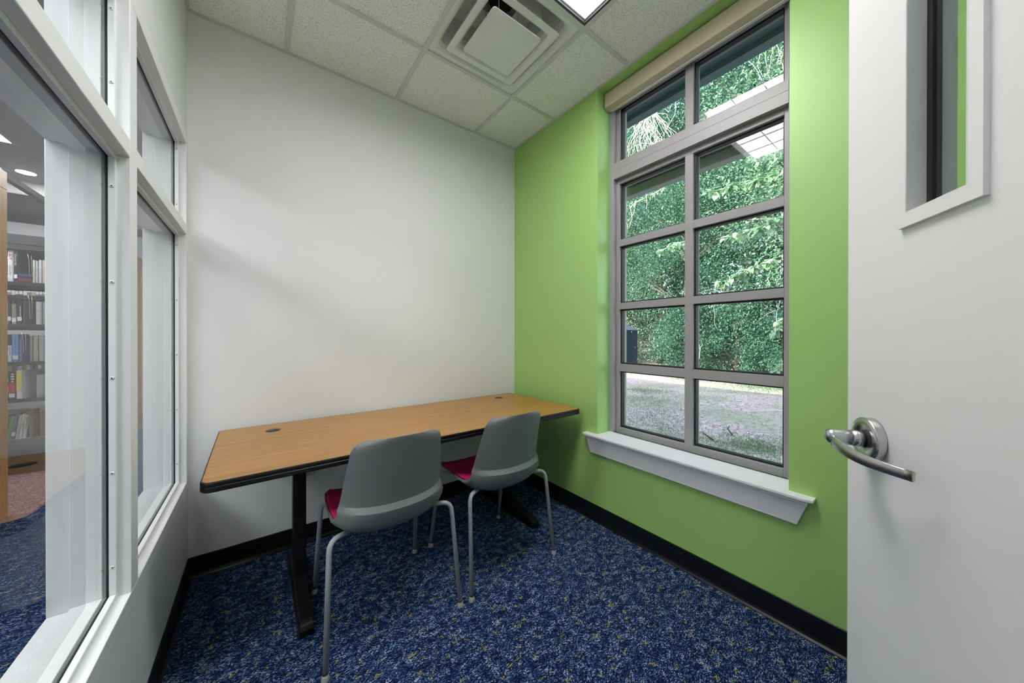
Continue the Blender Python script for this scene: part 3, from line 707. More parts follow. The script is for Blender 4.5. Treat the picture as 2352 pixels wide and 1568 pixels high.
# recessed lights (library fixtures, a few added unseen for brightness)
def troffer(x0, x1, y0, y1, lab, strength_mat, drop):
    t = thing('library_ceiling_light', ((x0 + x1) / 2, (y0 + y1) / 2, LC), lab, 'ceiling light', 'library ceiling lights')
    m = MB(); rect_ring(m, 2, LC - .006 - drop, LC + .004 - drop, x0, x1, y0, y1, .02); part(m, 'frame', M['white_frame'], t)
    m = MB(); m.box(x0 + .02, x1 - .02, y0 + .02, y1 - .02, LC - .003 - drop, LC + .001 - drop); part(m, 'lens', strength_mat, t)
    return t
troffer(lx0, lx1, ly0, ly1, 'library ceiling light above the bookcases, nearest the timber end panel', M['lib_lamp'], 0)
troffer(-2.84, -1.62, .55, 1.16, 'library ceiling light over the aisle alongside the glazed wall', M['lib_lamp'], .006)
troffer(-1.25, -.64, -.25, .97, 'added unseen library light closest to the glazed wall', M['added_lamp_dim'], .006)  # unseen lamp added to brighten the aisle side of the glazing
troffer(-1.02, -.50, 4.35, 5.57, 'added hidden library light brightening the end panel beside the bookcases', M['lib_lamp'], .006)  # lamp added out of sight to light the oak end panel
troffer(-5.3, -4.08, .6, 1.2, 'library ceiling light deep in the reading area', M['lib_lamp'], .006)
troffer(-2.84, -1.62, -1.2, -.6, 'library ceiling light behind the viewpoint', M['lib_lamp'], .006)
troffer(-3.6, -2.4, 7.6, 8.2, 'added hidden library light brightening the far white wall', M['lib_lamp'], -.515)  # hidden lamp added so the far wall reads bright
dl = thing('downlight', (-1.825, 5.37, LC), 'round recessed downlight glowing in the library ceiling', 'ceiling light')
m = MB(); m.lathe([(.072, -.004), (.072, 0.0), (.060, .0)], (-1.825, 5.37, LC), (0, 0, 1), 32); part(m, 'trim_ring', M['white_frame'], dl)
m = MB(); m.lathe([(.0595, -.0055), (.0595, -.0035)], (-1.825, 5.37, LC), (0, 0, 1), 32); part(m, 'lens', M['downlight'], dl)

SHELVES = [.309, .652, .968, 1.289, 1.650]
def bookcase(y0, lab):
    b = thing('bookcase', (-1.345, y0 + .28, 0), lab, 'bookcase', 'library bookcases')
    X0, X1, Y1 = -3.7, -1.36, y0 + .56
    m = MB()
    z1 = 2.28; r = .03
    sec = [(y0, 0), (Y1, 0), (Y1, z1 - r)] + [(Y1 - r + r * math.cos(a), z1 - r + r * math.sin(a)) for a in np.linspace(0, PI / 2, 6)] + [(y0 + r - r * math.sin(a), z1 - r + r * math.cos(a)) for a in np.linspace(0, PI / 2, 6)]
    m.prism(sec, 0, -1.36, -1.345)
    rect_ring(m, 0, -1.345, -1.330, y0 + .002, Y1 - .002, .002, z1 - .02, .085, .12)
    part(m, 'end_panel', M['oak_panel'], b, .004)
    for z in SHELVES[1:]:
        m = MB(); m.box(X0, X1, y0 + .012, Y1 - .012, z - .012, z); m.box(X0, X1, y0 + .008, y0 + .012, z - .030, z + .002); m.box(X0, X1, Y1 - .012, Y1 - .008, z - .030, z + .002)
        part(m, 'shelf', M['shelf_black'], b)
    m = MB(); m.box(X0, X1, y0, Y1, .215, .309); m.box(X0, X1, y0 + .03, Y1 - .03, .165, .215); part(m, 'base_shelf', M['shelf_grey'], b)
    m = MB(); m.box(X0, X1, y0 + .05, Y1 - .05, 0, .165); part(m, 'kick_plate', M['shelf_black'], b)
    m = MB(); m.box(X0, X1, y0, Y1, 1.93, 2.055); m.box(X0, X1, y0 - .004, y0, 1.975, 1.985); part(m, 'canopy_top', M['shelf_black'], b)
    for x in (X0 + .02, -2.56, X1 - .02):
        m = MB(); m.box(x - .015, x + .015, y0 + .265, y0 + .295, .3, 2.0); part(m, 'upright', M['shelf_black'], b)
    return b
bookcase(3.14, 'nearest bookcase with honey oak end panel at the glass')
bookcase(4.752, 'middle bookcase holding the readable books beyond the glass')
bookcase(6.310, 'farthest bookcase, its tan end panel beside the narrow second pane')

MC = {}
def cmat(c):
    k = tuple(round(x, 3) for x in c)
    if k not in MC: MC[k] = plain('book_cover_%d' % len(MC), k, .45, var=.10, vscale=60)
    return MC[k]
def book(x, y, z, w, h, d, col, lab, group, lean=0.0, rz=0.0, sticker=True, text=None, band=None, sticker_z=.03, side=None):
    """spine faces -y; (x, y) is the front left foot of the spine"""
    o = thing('book', (x, y, z), lab, 'book', group); o.rotation_euler = (0, lean, rz)
    c = cmat(col); t = .0025
    m = MB(); m.box(0, t, 0, d, 0, h); m.box(w - t, w, 0, d, 0, h)
    m.prism([(0, 0), (w * .25, -.003), (w * .75, -.003), (w, 0), (w - t, t), (t, t)], 2, 0, h)
    m.build('cover', c, o)
    m = MB(); m.box(t, w - t, t, d - .004, .004, h - .004); m.build('pages', M['paper'], o)
    if band:
        for z0, z1, bc in band:
            m = MB(); m.box(w * .02, w * .98, -.0036, -.0012, z0 * h, z1 * h); m.build('spine_band', cmat(bc), o)
    for za, zb, bc in side or []:
        m = MB(); m.box(w, w + .0007, .002, d - .002, za, zb); m.build('cover_band', cmat(bc), o)
    if sticker:
        m = MB(); m.box(w * .08, w * .92, -.0042, -.002, sticker_z, sticker_z + .034); m.build('shelf_label', M['sticker'], o)
    if text:
        for q_ in text:
            if q_[0] == '|':
                _, (xc, ww, za, zb, nn), tc = q_; m = MB(); stp = (zb - za) / nn
                for i_ in range(nn): m.box(xc - ww * (.32 + .18 * ((i_ * 7) % 3) / 2), xc + ww * (.32 + .18 * ((i_ * 5) % 3) / 2), -.0034, -.0020, za + stp * i_ + stp * .12, za + stp * i_ + stp * .72)
                m.build('printing', cmat(tc), o); continue
            s, size, (tx, ty, tz), rot, tc = q_
            cu = bpy.data.curves.new('lettering', 'FONT'); cu.body = s; cu.size = size; cu.extrude = .0004; cu.materials.append(cmat(tc))
            tmp = bpy.data.objects.new('lettering', cu); COL.objects.link(tmp); bpy.context.view_layer.update()
            me = bpy.data.meshes.new_from_object(tmp.evaluated_get(bpy.context.evaluated_depsgraph_get())); bpy.data.objects.remove(tmp)
            q = bpy.data.objects.new('lettering', me); COL.objects.link(q); q.parent = o; q.location = (tx, ty, tz); q.rotation_euler = rot
    return o
SPD = (PI / 2, PI / 2, 0)     # lettering running down the spine
def spine(s, size, w, h, c, top=.93, off=.5): return (s, size, (w * off - size * .33, -.0046, h * top), SPD, c)
def strokes(w, h, c, z0, z1, off=.5, wd=.3, n=7): return ('|', (w * off, wd * w, z0 * h, z1 * h, n), c)   # print too small to read
YB1 = 4.775
def bx(u): return xy_ratio(u) * YB1
WHT, BLK = (.74, .74, .76), (.02, .02, .022)
g1 = 'books on the middle bookcase'
def row(specs, zi, rowname):
    for k, s in enumerate(specs):
        u0, u1, h, col, desc = s[:5]; kw = dict(s[5]) if len(s) > 5 else {}
        x0, x1 = bx(u0), bx(u1); d = kw.pop('d', .16)
        w = (x1 - x0) * (.93 if 'rz' not in kw else .6); w = kw.pop('w', w)
        tx = kw.pop('txt', None); text = tx(w, h) if tx else None
        book(x0, YB1, SHELVES[zi] + .0005, w, h, d, col, '%s, %s on the %s shelf, middle bookcase' % (desc, ORD[k].replace('leftmost', 'first'), rowname), g1, text=text, **kw)
RED = (.60, .06, .05)
row([(18.5, 33, .265, WHT, 'white book with red lettering', dict(sticker_z=.022, txt=lambda w, h: [spine('BOY', .026, w, h, RED, .90), strokes(w, h, (.62, .42, .10), .22, .55, .42, .4)])),
     (33.5, 44, .263, BLK, 'black book lettered SQUARE PEG', dict(rz=-.60, w=.028, d=.145, sticker_z=.03, side=[(.0, .045, (.36, .05, .07)), (.045, .085, (.05, .08, .25))], txt=lambda w, h: [spine('SQUARE PEG', .017, w, h, (.6, .6, .6), .90),
         ('ORRIN', .025, (w + .0012, .005, .054), (PI / 2, 0, PI / 2), (.25, .38, .75)), ('HATCH', .025, (w + .0012, .005, .014), (PI / 2, 0, PI / 2), (.62, .32, .28))])),
     (76, 82, .20, (.62, .61, .57), 'thin cream book', dict(sticker=False)), (83, 89, .195, (.50, .53, .54), 'thin grey book', dict(sticker=False)),
     (90, 97, .205, (.58, .60, .65), 'pale blue grey book', dict(sticker=False)), (98, 108, .205, (.55, .48, .40), 'beige book', dict(sticker=False)), (109, 118, .20, (.4, .42, .46), 'slate book', dict(sticker=False))], 4, 'top')
row([(18, 27, .212, (.04, .04, .038), 'charcoal book with a white label', {}), (27.5, 39, .213, (.30, .27, .18), 'olive tan book with a white label', dict(band=[(.0, .42, (.30, .24, .24)), (.82, 1, (.03, .03, .03))], sticker_z=.02)),
     (39.5, 52, .215, (.018, .018, .025), 'black book with white lettering', dict(txt=lambda w, h: [strokes(w, h, (.75, .75, .75), .30, .72, .66, .28, 8)])),
     (53, 64, .205, (.055, .052, .05), 'dark book turned to show its cover', dict(rz=-.6, w=.02, d=.15, sticker=False)),
     (83, 97, .20, (.52, .53, .54), 'pale grey book', dict(sticker=False)), (98, 108, .20, (.30, .26, .23), 'brown book', dict(sticker=False)), (109, 119, .20, (.35, .3, .3), 'dull red brown book', dict(sticker=False))], 3, 'second')
row([(18, 28, .236, (.66, .65, .70), 'white book with black and white top', dict(sticker=False, band=[(.60, .99, (.03, .03, .03))], txt=lambda w, h: [strokes(w, h, (.12, .12, .14), .26, .52, .5, .3, 8)])),
     (28.5, 44, .238, (.16, .34, .68), 'bright blue book with a white label', dict(txt=lambda w, h: [strokes(w, h, (.03, .06, .3), .30, .92, .45, .16, 13), strokes(w, h, (.60, .62, .10), .44, .50, .45, .42, 1)], sticker_z=.022)),
     (45, 55, .22, (.11, .17, .36), 'dark blue book turned to show its cover', dict(rz=-.55, w=.018, d=.16, sticker=False)),
     (69, 76, .222, (.33, .29, .28), 'dull brown book', dict(sticker=False)), (77, 89, .226, (.42, .39, .36), 'taupe book', dict(sticker=False)), (90, 103, .228, (.42, .41, .37), 'khaki grey book', dict(sticker=False)), (104, 116, .225, (.3, .22, .2), 'dark brown book', dict(sticker=False))], 2, 'third')
row([(19, 37, .235, (.035, .03, .035), 'black and red book with white lettering', dict(band=[(.22, .58, (.45, .04, .05))], txt=lambda w, h: [strokes(w, h, (.75, .75, .75), .60, .95, .58, .5, 4), strokes(w, h, (.75, .6, .6), .24, .56, .55, .36, 7)], sticker_z=.014)),
     (38, 51, .242, (.72, .71, .72), 'white book with a yellow panel on its spine', dict(band=[(.28, .97, (.66, .60, .10))], sticker=False, rz=-.45, d=.17, w=.036)),
     (84, 103, .20, (.45, .44, .45), 'pale grey binder', dict(sticker=False, w=.042)), (104, 113, .2, (.3, .3, .31), 'grey book', dict(sticker=False))], 1, 'fourth')
row([(12, 22, .20, (.17, .42, .12), 'green book leaning right', dict(lean=.16, sticker=False)), (22.5, 33, .22, (.12, .19, .25), 'slate blue book leaning right', dict(lean=.14)),
     (34, 42, .205, (.60, .66, .62), 'pale green book leaning right', dict(lean=.12, sticker=False)), (42.5, 50, .21, (.70, .70, .68), 'off-white book leaning right', dict(lean=.10, sticker=False, txt=lambda w, h: [strokes(w, h, (.1, .1, .1), .45, .72, .5, .3, 5)])),
     (50.5, 60, .232, (.74, .74, .73), 'white book with a brown top edge', dict(lean=.09, sticker=False, band=[(.86, 1, (.26, .11, .09))], txt=lambda w, h: [strokes(w, h, (.05, .05, .05), .35, .80, .55, .34, 8)])),
     (66, 80, .19, (.26, .20, .15), 'large brown book turned to show its cover', dict(rz=-.5, w=.03, d=.18, sticker=False)), (92, 112, .21, (.24, .17, .14), 'dark brown volume', dict(sticker=False))], 0, 'bottom')
YC = 6.335
for zi, rn in ((4, 'top'), (2, 'third'), (1, 'fourth')):
    x = xy_ratio(17) * YC; k = 0
    pal = [(.18, .16, .2), (.34, .26, .26), (.30, .12, .12), (.62, .64, .70), (.38, .27, .10), (.66, .62, .68), (.12, .12, .14), (.14, .13, .24), (.64, .66, .70), (.17, .24, .28), (.45, .42, .34), (.12, .24, .28)]
    nm = ['dusky', 'rose', 'dark red', 'pale blue', 'ochre', 'lilac white', 'black', 'indigo', 'white', 'teal grey', 'straw', 'teal']
    while x < xy_ratio(112) * YC and k < 12:
        w = .024 + .012 * random.random(); h = .19 + .05 * random.random()
        i = (k + zi) % 12
        book(x, YC, SHELVES[zi] + .0005, w * .95, h, .15, pal[i], '%s book, %s from left on the %s shelf of the farthest bookcase' % (nm[i], ORD[k].replace('leftmost', 'first'), rn), 'books on the farthest bookcase', sticker_z=.012 + .03 * random.random())
        x += w; k += 1
# wire book supports
for zi, u, ln in ((4, 70, .19), (3, 71, .2), (2, 56, .17)):
    x = bx(u); z = SHELVES[zi]; m = MB(); zt = z + .255
    m.tube([(x - .03, YB1 + .02, zt), (x - .012, YB1 - .006, zt - .006), (x - .004, YB1 - .010, zt - .05), (x, YB1 - .012, zt - ln), (x + .012, YB1 - .01, zt - ln - .008), (x + .006, YB1 + .002, zt - .07), (x + .002, YB1 + .01, zt - .01)], .0012, 6)
    o = m.build('wire_book_support', M['wire'], origin=(x, YB1, z + .06))
    tag(o, 'bent wire book support hanging over the %s shelf of the middle bookcase' % {4: 'top', 3: 'second', 2: 'third'}[zi], 'book support', 'wire book supports')

# ------------------------------------------------------------------ outside
GZ = -.15
gx = np.linspace(XO, 42, 42); gy = np.linspace(-22, 44, 56)
vs = []
for x in gx:
    for y in gy: vs.append((x, y, GZ + .05 * math.sin(x * .9 + y * .5) * min(1, (x - XO) / 3) + (0 if x < 13 else (x - 13) * .10)))
fs = [(i * 56 + j, (i + 1) * 56 + j, (i + 1) * 56 + j + 1, i * 56 + j + 1) for i in range(41) for j in range(55)]
mb = MB(); mb.add(vs, fs, 0, True); tag(mb.build('ground', M['ground']), 'bare dirt yard with mossy patches outside the window', 'ground', kind='structure')
def gz(x, y): return GZ + .05 * math.sin(x * .9 + y * .5) * min(1, (x - XO) / 3) + (0 if x < 13 else (x - 13) * .10)
mb = MB(); mb.box(XW - .5, 3.2, -9, 17, 3.5, 3.72, 0); mb.box(XW - .5, 3.1, -9, 17, 3.485, 3.5, 1); mb.box(3.1, 3.2, -9, 17, 3.44, 3.72, 2)
tag(mb.build('roof', [M['roof'], M['soffit'], M['soffit']]), 'dark overhanging eave above the window', 'roof', kind='structure')
mb = MB(); mb.box(1.95, XO, -9, YB - .15, -.2, 3.5); mb.box(1.95, XO, YE + .15, 17, -.2, 3.5); mb.box(1.95, XO, YB - .15, YE + .15, -.3, 0)
tag(mb.build('wall_outside', M['brick']), 'outer wall of the building either side of the study room', 'wall', kind='structure')
cn = thing('canopy', (2.35, 1.0, 2.45), 'slim grey sunshade canopy outside above the lower panes', 'canopy')
m = MB(); m.box(2.32, 2.62, -1.0, 6.0, 2.49, 2.515); part(m, 'deck', M['deck'], cn)
m = MB(); m.box(2.60, 2.68, -1.0, 6.0, 2.42, 2.535); part(m, 'beam', M['beam'], cn, .004)
for y in (-.98, 5.92):
    m = MB(); m.box(XO, 2.62, y, y + .06, 2.43, 2.49); part(m, 'bracket', M['beam'], cn)

def leaves(pos, dirs, nrm, ln, wd, fold=.25):
    """vectorised leaf mesh: 4-vertex folded blades"""
    n = len(pos); dirs = dirs / np.linalg.norm(dirs, axis=1, keepdims=True)
    side = np.cross(dirs, nrm); side /= np.linalg.norm(side, axis=1, keepdims=True) + 1e-9; up = np.cross(side, dirs)
    ln = ln[:, None]; wd = wd[:, None]
    a = pos; b = pos + dirs * ln * .42 + side * wd * .5 + up * wd * fold; c = pos + dirs * ln - up * ln * .12; d = pos + dirs * ln * .42 - side * wd * .5 + up * wd * fold
    V = np.stack([a, b, c, d], 1).reshape(-1, 3); i = np.arange(n)[:, None] * 4
    F = np.concatenate([i + np.array([[0, 1, 2]]), i + np.array([[0, 2, 3]])], 1).reshape(-1, 3)
    return V, F
def np_mesh(name, V, F, mat, parent=None, loc=(0, 0, 0)):
    me = bpy.data.meshes.new(name); me.vertices.add(len(V)); me.vertices.foreach_set('co', (V - np.array(loc)).astype(np.float32).ravel())
    k = F.shape[1]; me.loops.add(F.size); me.loops.foreach_set('vertex_index', F.astype(np.int32).ravel())
    me.polygons.add(len(F)); me.polygons.foreach_set('loop_start', np.arange(0, F.size, k, dtype=np.int32)); me.polygons.foreach_set('loop_total', np.full(len(F), k, np.int32))
    me.update(calc_edges=True); me.materials.append(mat)
    o = bpy.data.objects.new(name, me); COL.objects.link(o)
    if parent is not None: o.parent = parent
    return o
def tree(x, y, h, cr, z0, nleaf, ll, mat, lab, cat, group, name='leafy_tree', nclu=60, lean=(0, 0)):
    g0 = gz(x, y); o = thing(name, (x, y, g0 - .03), lab, cat, group); rng = np.random.default_rng(int(x * 977 + y * 131 + h * 17) % 99991)
    m = MB(); top = np.array([lean[0], lean[1], h * .92]); k = 7
    spine_ = [np.array([lean[0] * (i / k) ** 1.5, lean[1] * (i / k) ** 1.5, h * .92 * i / k]) + np.append(rng.normal(0, .02 * h * (i > 0), 2) * .5, 0) for i in range(k + 1)]
    r0 = .018 * h + .02; m.tube([tuple(p) for p in spine_], [r0 * (1 - .85 * i / k) for i in range(k + 1)], 8)
    clu = []
    for i in range(nclu):
        t = rng.random() ** .8; zz = z0 + (h - z0) * t; prof = cr * (math.sin(PI * min(1, .18 + .80 * t)) ** .7)
        a = rng.random() * 2 * PI; rr = prof * math.sqrt(rng.random() * .75 + .25); s = spine_[min(k, int(zz / (h * .92) * k))] if zz < h * .92 else spine_[k]
        clu.append((s[0] + rr * math.cos(a), s[1] + rr * math.sin(a), zz))
        if i < 16:
            q = spine_[max(1, min(k, int(max(zz - rr * .5, .1 * h) / (h * .92) * k)))]
            mid = ((q[0] + clu[-1][0]) / 2, (q[1] + clu[-1][1]) / 2, (q[2] + zz) / 2 + .08 * rr)
            m.tube([tuple(q), mid, clu[-1]], [r0 * .35, r0 * .22, r0 * .08], 6)
    m.build('trunk', M['bark'], o)
    clu = np.array(clu); pick = rng.integers(0, len(clu), nleaf); sig = cr * .17
    pos = clu[pick] + rng.normal(0, 1, (nleaf, 3)) * np.array([sig, sig, sig * .75]); pos[:, 2] = np.clip(pos[:, 2], .04, None)
    out = pos - np.array([lean[0] * .5, lean[1] * .5, h * .45]); dirs = rng.normal(0, .7, (nleaf, 3)) + out / (np.linalg.norm(out, axis=1, keepdims=True) + 1e-6) + np.array([0, 0, -.35])
    nr = rng.normal(0, .55, (nleaf, 3)) + np.array([-.25, 0, .9]); ln = ll * (.6 + .8 * rng.random(nleaf)); V, F = leaves(pos, dirs, nr, ln, ln * (.5 + .2 * rng.random(nleaf)))
    np_mesh('foliage', V, F, mat, o)
    return o
wood_group = 'trees at the edge of the woods'
front = [(13.4, 11.6, 6.8, 2.0, 'a'), (14.2, 10.2, 7.4, 2.0, 'c'), (14.5, 7.9, 8.2, 2.1, 'b'), (13.0, 5.9, 7.6, 2.0, 'a'), (13.5, 4.2, 8.4, 2.1, 'b'), (12.9, 2.6, 7.8, 1.9, 'a'), (13.4, .9, 7.4, 2.0, 'b'), (13.2, -1.2, 7.2, 2.0, 'a')]
desc = {'a': 'mid green', 'b': 'deep green', 'c': 'light green'}
for k, (x, y, h, r, c) in enumerate(front):
    tree(x, y, h, r, .4, 34000, .066, M['leaf_' + c], '%s leafy tree, %s from the left in the front row of the woods' % (desc[c], ORD[k].replace('leftmost', 'first')), 'tree', wood_group, nclu=150)
back = [(17.5, 16.0, 12, 3.4, 'b'), (17.0, 12.0, 13, 3.6, 'a'), (17.6, 8.2, 14, 3.8, 'b'), (17.0, 4.6, 14.5, 3.8, 'b'), (17.4, 1.0, 14, 3.8, 'a'), (17.2, -3.0, 13, 3.6, 'b')]
for k, (x, y, h, r, c) in enumerate(back):
    tree(x, y, h, r, .6, 36000, .105, M['leaf_' + c], 'tall %s tree, %s from the left in the back row of the woods' % (desc[c], ORD[k].replace('leftmost', 'first')), 'tree', 'tall trees in the back row', 'tall_tree', nclu=130)
for k, (x, y, h, r, c) in enumerate([(22, 20, 15, 4.6, 'b'), (22.5, 13.5, 16, 4.8, 'b'), (22, 7, 17, 4.8, 'b'), (22.3, 0.5, 17, 4.8, 'b'), (22, -6, 16, 4.8, 'b')]):
    tree(x, y, h, r, .6, 12000, .30, M['leaf_b'], 'broad dark tree, %s from the left deepest in the woods' % ORD[k].replace('leftmost', 'first'), 'tree', 'trees deepest in the woods', 'tall_tree', nclu=130)
for k, (x, y, h, r, c) in enumerate([(12.6, 11.2, 1.9, 1.0, 'c'), (12.9, 6.4, 2.0, .8, 'a'), (12.0, 5.5, 2.3, 1.1, 'b'), (12.1, 4.1, 2.2, 1.0, 'a'), (11.9, 2.8, 2.0, 1.0, 'b'), (11.2, 1.9, 1.6, .9, 'a'), (11.4, .4, 1.8, 1.0, 'a')]):
    tree(x, y, h, r, .05, 11000, .05, M['leaf_' + c], '%s shrub, %s from the left along the foot of the woods' % (desc[c], ORD[k].replace('leftmost', 'first')), 'shrub', 'shrubs along the foot of the woods', 'shrub', nclu=40)
# one nearer tree stands to the right of the window; its crown reaches behind the right panes
tree(8.3, .45, 7.4, 2.2, 2.2, 22000, .062, M['leaf_c'], 'nearer light green tree reaching in behind the right column of panes', 'tree', 'nearer trees in the yard', nclu=56, lean=(-.5, 1.1))

def broad_leaf(base, d, up, L_, W_):
    d = Vector(d).normalized(); s = d.cross(Vector(up)).normalized(); u = s.cross(d); b = Vector(base); vs = [b]; ts = (.12, .3, .5, .7, .88); ws = (.55, .95, 1.0, .68, .28)
    for t, w in zip(ts, ws):
        c = b + d * L_ * t - u * L_ * .18 * t * t
        vs += [c + s * W_ * .5 * w + u * W_ * .12 * w, c, c - s * W_ * .5 * w + u * W_ * .12 * w]
    vs.append(b + d * L_ - u * L_ * .18); fs = [(0, 1, 2), (0, 2, 3)]
    for i in range(4):
        o = 1 + 3 * i; fs += [(o, o + 3, o + 4, o + 1), (o + 1, o + 4, o + 5, o + 2)]
    o = 13; fs += [(o, 16, o + 1), (o + 1, 16, o + 2)]
    return vs, fs
def at_px(u, v, x):        # a point of the yard at distance x that the plan places on this sight line
    d = F_ + R_ * ((u - CX) / FPX) - U_ * ((v - CY) / FPX); return Vector((0, 0, H)) + d * (x / d.x)
def bough(x, path, nl, ll, lab, leafy=.8, rad=.012):
    P = [at_px(u, v, x + dx_) for u, v, dx_ in path]; o = thing('leafy_bough', tuple(P[0]), lab, 'branch', 'boughs hanging outside the window')
    m = MB(); m.tube([tuple(p - P[0]) for p in P], [rad * (1 - .7 * i / (len(P) - 1)) for i in range(len(P))], 7); m.build('stem', M['pale_twig'], o)
    m = MB()
    for i in range(nl):
        t = random.uniform(.15, 1) * (len(P) - 1); k = min(int(t), len(P) - 2); p = P[k].lerp(P[k + 1], t - k) - P[0]
        ax = (P[k + 1] - P[k]).normalized(); d = ax * random.uniform(.0, .8) + Vector((random.uniform(-.5, .5), random.uniform(-.9, .9), random.uniform(-1.0, .25)))
        vs, fs = broad_leaf(p + Vector((random.uniform(-.06, .06), random.uniform(-.06, .06), random.uniform(-.04, .04))), d, (random.uniform(-.5, .1), random.uniform(-.4, .4), 1), ll * random.uniform(.5, .85), ll * random.uniform(.3, .45)); m.add(vs, fs, 0, True)
    m.build('leaves', M['leaf_pale'], o); return o
bough(7.0, [(1880, 560, .6), (1800, 585, .3), (1745, 610, .1), (1690, 632, 0), (1650, 650, -.1)], 150, .20, 'low bough of broad pale leaves crossing the third row of panes')
bough(6.0, [(1880, 470, .5), (1800, 500, .2), (1730, 530, 0), (1660, 545, 0)], 130, .19, 'bough of broad green leaves above the low pale one')
bough(6.4, [(1890, 350, .5), (1800, 400, .2), (1720, 420, 0), (1630, 440, 0)], 150, .19, 'bough of broad leaves under the ceiling light reflection')
bough(7.2, [(1860, 700, .5), (1815, 720, .2), (1790, 745, 0), (1770, 770, -.1)], 110, .15, 'drooping leafy bough at the right edge of the fourth row')
bough(7.6, [(1860, 800, .5), (1812, 818, .2), (1795, 838, 0), (1780, 850, -.1)], 70, .13, 'small leafy bough just above the yard at the right')
bough(8.2, [(1540, 420, .5), (1510, 440, .2), (1480, 455, 0), (1450, 470, -.1)], 110, .16, 'leafy bough behind the left pane of the second row')
bough(7.0, [(1585, 560, .5), (1560, 558, .2), (1540, 566, 0), (1520, 575, -.1)], 70, .17, 'pale leafy spray behind the left pane of the third row')
# bare pale vines and twigs
def vine(name, lab, lines, x, r):
    P0 = at_px(*lines[0][0], x); o = thing(name, tuple(P0), lab, 'branch', 'bare twigs outside the window'); m = MB()
    for ln in lines:
        pts = [at_px(u, v, x + random.uniform(-.12, .12)) - P0 for u, v in ln]
        # smooth it a little
        q = []
        for i in range(len(pts) - 1):
            a, b = pts[i], pts[i + 1]
            for k in range(4):
                q.append(a.lerp(b, k / 4) + Vector((0, random.uniform(-1, 1), random.uniform(-1, 1))) * (b - a).length * .025)
        q.append(pts[-1]); m.tube([tuple(p) for p in q], [r * (1 - .55 * i / (len(q) - 1)) for i in range(len(q))], 5)
    m.build('stems', M['pale_twig'], o); return o
L1 = []
for i in range(52):
    u0 = 1468 + random.uniform(0, 36); v0 = 300 - (u0 - 1440) * .62 - random.uniform(0, 14); sp = (u0 - 1485) * 1.5 + random.gauss(0, 20)
    L1.append([(u0, v0), (u0 + sp * .4 + random.gauss(0, 8), v0 + 24), (u0 + sp * .8 + random.gauss(0, 10), v0 + 52), (u0 + sp + random.gauss(0, 8), v0 + 82 + random.uniform(0, 25))])
for a in ([(1553, 226), (1550, 262), (1535, 290), (1520, 315), (1508, 333)], [(1508, 258), (1522, 276), (1530, 295), (1540, 302)], [(1500, 258), (1530, 262), (1538, 278), (1530, 296)], [(1454, 282), (1460, 315), (1466, 350)], [(1437, 330), (1445, 345), (1442, 365)], [(1440, 345), (1470, 330), (1500, 330), (1528, 318)], [(1545, 234), (1536, 258), (1528, 250)]): L1.append(a)
vine('bare_vine', 'tangle of pale bare vines behind the top left pane', L1, 5.6, .0032)
vine('bare_vine', 'pale bare vine stems hanging behind the top right pane', [[(1760, 100), (1758, 130), (1762, 165), (1772, 190)], [(1775, 85), (1790, 120), (1800, 160), (1812, 178)], [(1748, 112), (1740, 150), (1752, 178)], [(1795, 70), (1775, 110), (1768, 150), (1760, 185)], [(1812, 90), (1795, 110), (1782, 150)], [(1720, 140), (1738, 160), (1750, 185)]], 5.6, .0032)
vine('bare_twig', 'forked bare twig hanging behind the fourth row of panes', [[(1792, 690), (1785, 715), (1782, 745), (1780, 768), (1776, 778)], [(1782, 712), (1760, 722), (1735, 742)], [(1800, 690), (1803, 712), (1812, 730)]], 6.2, .0062)
vine('bare_twig', 'thin bare twig beside the mullion in the fourth row', [[(1636, 698), (1642, 725), (1640, 742), (1647, 756)]], 6.2, .0055)
vine('bare_twig', 'pale twig lying along the bottom of the third row', [[(1606, 672), (1640, 664), (1668, 662), (1700, 655)], [(1640, 664), (1660, 672), (1690, 664)]], 5.2, .0055)
vine('bare_twig', 'slim bare stem standing at the foot of the woods', [[(1606, 826), (1608, 800), (1614, 790)], [(1608, 806), (1606, 790)]], 10.6, .007)
vine('bare_twig', 'pale hanging stems behind the left pane of the second row', [[(1446, 470), (1452, 500), (1444, 525)], [(1460, 462), (1456, 490), (1440, 510)], [(1484, 445), (1486, 470), (1484, 480)], [(1440, 468), (1438, 500), (1442, 530)]], 5.6, .0045)
# utility enclosure
ue = thing('utility_enclosure', (11.75, 8.25, gz(11.75, 8.25)), 'dark blue utility enclosure with sloped roof at the woods edge', 'enclosure')
m = MB(); m.box(-.55, .55, -.60, .60, 0, 1.53); m.build('body', M['navy'], ue, .03)
m = MB(); a = .58; b = .30
m.add([(-a, -.64, 1.53), (a, -.64, 1.53), (a, .64, 1.53), (-a, .64, 1.53), (-b, -.36, 1.74), (b, -.36, 1.74), (b, .36, 1.74), (-b, .36, 1.74)], [(0, 3, 2, 1), (4, 5, 6, 7), (0, 1, 5, 4), (1, 2, 6, 5), (2, 3, 7, 6), (3, 0, 4, 7)]); m.build('roof_cap', M['navy_roof'], ue, .02)
m = MB(); m.box(-.20, .20, -.28, .28, 1.735, 1.83); m.build('vent_cap', M['navy'], ue, .02)
m = MB(); m.box(-.565, -.55, -.42, .42, .08, 1.45); m.build('door', M['navy'], ue, .01)
